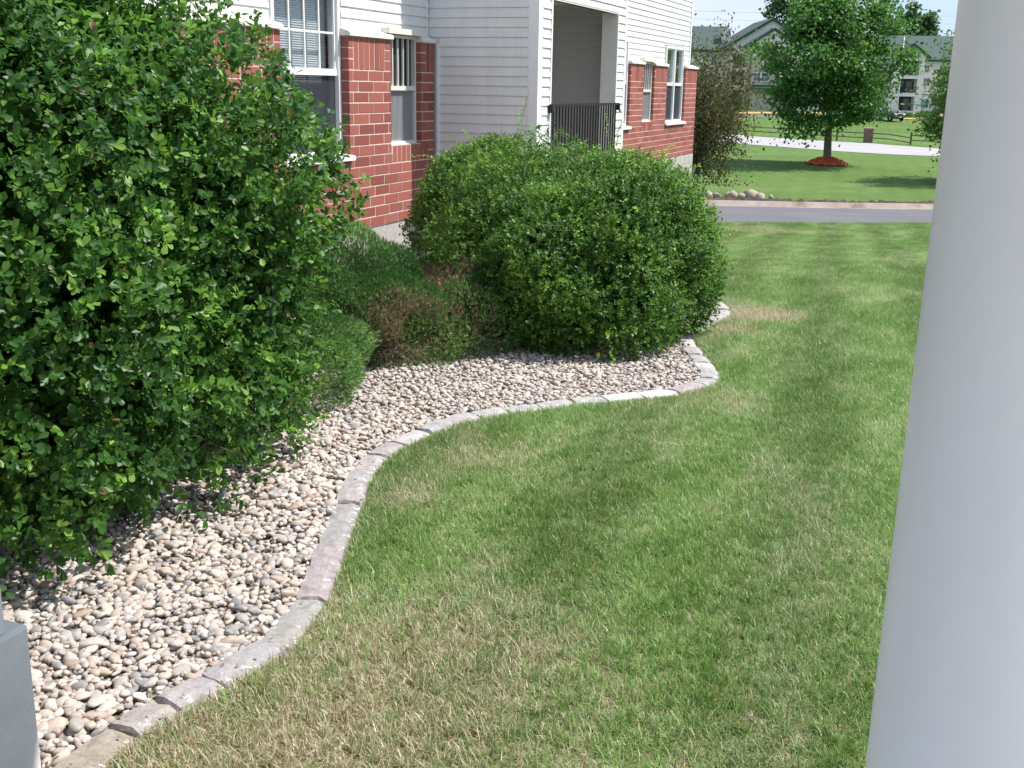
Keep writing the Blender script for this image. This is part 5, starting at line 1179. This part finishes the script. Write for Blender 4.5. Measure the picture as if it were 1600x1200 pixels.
# flagpole and flag
x, y = SL(169, 55.4); gz = float(GXY(x, y)); fpz = thing('flagpole', 'tall white flagpole before the right building', 'flagpole', (x, y, gz), RZ); H_ = 11.2
MB().tube([(0, 0, 0), (0, 0, H_)], [.11, .06], 10).obj('pole', MT['pole'], fpz, True); disc(0, H_ + .08, .12, .06, 'chrome', 'ball', fpz, dep=.12); MB().tube([(0, 0, 0), (0, 0, .35)], [.25, .2], 12).obj('base', MT['pole'], fpz)
fl = thing('flag', 'red white and blue flag hanging limp from the white flagpole', 'flag', (x, y, gz + H_), RZ); V = []; nn_ = 14
rng = np.random.default_rng(8)
for i in range(13):
    mb = MB(); z0 = -1.3 - i * .20 * .9; V = []
    for j in range(nn_):
        u = j / (nn_ - 1); xx = -.10 - u * .75 * (1 - .0 * i); sag = 1.3 * u ** 1.3; yy = .12 * math.sin(j * 1.7); V += [(xx, yy, z0 - sag * .8), (xx, yy, z0 - .18 - sag * .8)]
    F = [(2 * j, 2 * j + 1, 2 * j + 3, 2 * j + 2) for j in range(nn_ - 1)]
    if i < 7:
        mb.add(V[:12], F[:5]); mb.obj('canton', MT['flag_blue'], fl); mb = MB(); mb.add(V, F[5:]) 
    else: mb.add(V, F)
    mb.obj('stripe', MT['flag_red' if i % 2 == 0 else 'flag_white'], fl)
# blue accessible-parking sign
x, y = SL(170, 59.3); gz = float(GXY(x, y)); sg = thing('parking_sign', 'small blue accessible parking sign on a thin post', 'sign', (x, y, gz), RZ)
MB().box(-.03, .03, -.03, .03, 0, 2.2).obj('post', MT['rail'], sg); pn = MB().box(-.24, .24, -.06, -.035, 1.45, 2.15, .01).obj('panel', MT['sign_blue'], sg)
e = MB(); e.tube([(0.02 + .10 * math.cos(t), -.065, 1.70 + .10 * math.sin(t)) for t in np.linspace(2.4, 6.6, 12)], .015, 5).tube([(-.02, -.065, 1.98), (-.02, -.065, 1.80), (.07, -.065, 1.79), (.12, -.065, 1.66)], .018, 5); e.obj('emblem', MT['sign_white'], pn); disc(-.02, 2.04, .032, -.062, 'sign_white', 'emblem_head', pn, dep=.01)

# vehicles
def suv(label, s, lat, heading, paint, name='parked_truck'):
    x, y = SL(s, lat); gz = float(GXY(x, y)) + .04; r = thing(name, label, 'truck' if name == 'parked_truck' else 'car', (x, y, gz), heading)
    # length along local x, nose at +x
    side = [(-2.3, .45), (2.25, .45), (2.35, .62), (2.33, .98), (2.15, 1.10), (1.05, 1.18), (.45, 1.75), (-2.0, 1.78), (-2.28, 1.15)]
    body = [(-2.3, .45), (2.25, .45), (2.35, .62), (2.33, .98), (2.15, 1.10), (1.05, 1.18), (-2.28, 1.18)]
    MB().prism(body, 1, -.92, .92).obj('body', MT[paint], r)
    cab = MB(); V = [(1.0, -.86, 1.181), (1.0, .86, 1.181), (.42, .72, 1.76), (.42, -.72, 1.76), (-2.2, -.86, 1.181), (-2.2, .86, 1.181), (-1.95, .72, 1.78), (-1.95, -.72, 1.78)]
    cab.add(V, [(0, 1, 2, 3), (5, 4, 7, 6), (3, 2, 6, 7), (0, 3, 7, 4), (1, 5, 6, 2), (0, 4, 5, 1)]); cab.obj('cabin', MT[paint], r)
    g = MB(); g.add([(.985, -.74, 1.22), (.985, .74, 1.22), (.475, .64, 1.72), (.475, -.64, 1.72)], [(0, 1, 2, 3)]); o = g.obj('windshield', MT['car_glass'], r); o.location = (.03, 0, .02)
    for sy in (-1, 1):
        for a, b in ((-1.9, -.9), (-.75, .35)): w2 = MB(); w2.add([(a, sy * .865, 1.25), (b + .25, sy * .865, 1.25), (b, sy * .755, 1.70), (a + .05, sy * .755, 1.70)], [(0, 1, 2, 3)]); o = w2.obj('side_window', MT['far_glass'], r); o.location = (0, sy * .02, 0)
        MB().box(2.30, 2.37, sy * .62 - .17, sy * .62 + .17, .80, .98, .02).obj('headlight', MT['sign_white'], r)
        for xw in (-1.45, 1.45):
            t = MB().tube([(xw, sy * .72, .36), (xw, sy * .95, .36)], .36, 20).obj('wheel', MT['tyre'], r); MB().tube([(xw, sy * .94, .36), (xw, sy * .965, .36)], .20, 14).obj('rim', MT['chrome'], t)
        MB().box(.75, .95, sy * .93 - .08, sy * .93 + .08, 1.15, 1.32, .02).obj('mirror', MT[paint], r)
    MB().box(2.335, 2.365, -.40, .40, .72, .98).obj('grille', MT['far_dark'], r); MB().box(2.30, 2.45, -.9, .9, .45, .62, .03).obj('bumper', MT['rail' if paint == 'car_green' else paint], r)
    MB().box(2.452, 2.46, -.15, .15, .48, .62).obj('licence_plate', MT['sign_white'], r)
suv('dark green truck parked facing the lawn left of the flagpole', 160, 51.6, RZ - math.radians(75), 'car_green')
suv('white car parked in the lot behind the maple trunk', 161.5, 45.6, RZ - math.radians(100), 'car_white', 'parked_car')

# power lines, far off in the sky
pw = thing('power_line', 'pair of thin utility wires crossing the sky above the far roofs', 'power line', SL(250, 0) + (0,))
PI_ = Matrix.Translation(pw.location).inverted()
for z_, sg_ in ((18.6, .9), (17.0, .9)):
    pts = [(*SL(250, l), z_ - sg_ * (1 - ((l - 75) / 75) ** 2)) for l in np.linspace(0, 150, 24)]; o = MB().tube(pts, .016, 4).obj('wire', MT['wire'], pw); o.matrix_parent_inverse = PI_
for l in (0, 150): x, y = SL(250, l); o = MB().tube([(x, y, -1), (x, y, 19)], .18, 8).obj('utility_pole', MT['wood_pole'], pw); o.matrix_parent_inverse = PI_
print('objects', len(bpy.data.objects), 'tris approx', sum(len(o.data.loops) - 2 * len(o.data.polygons) for o in SC.objects if o.type == 'MESH'))
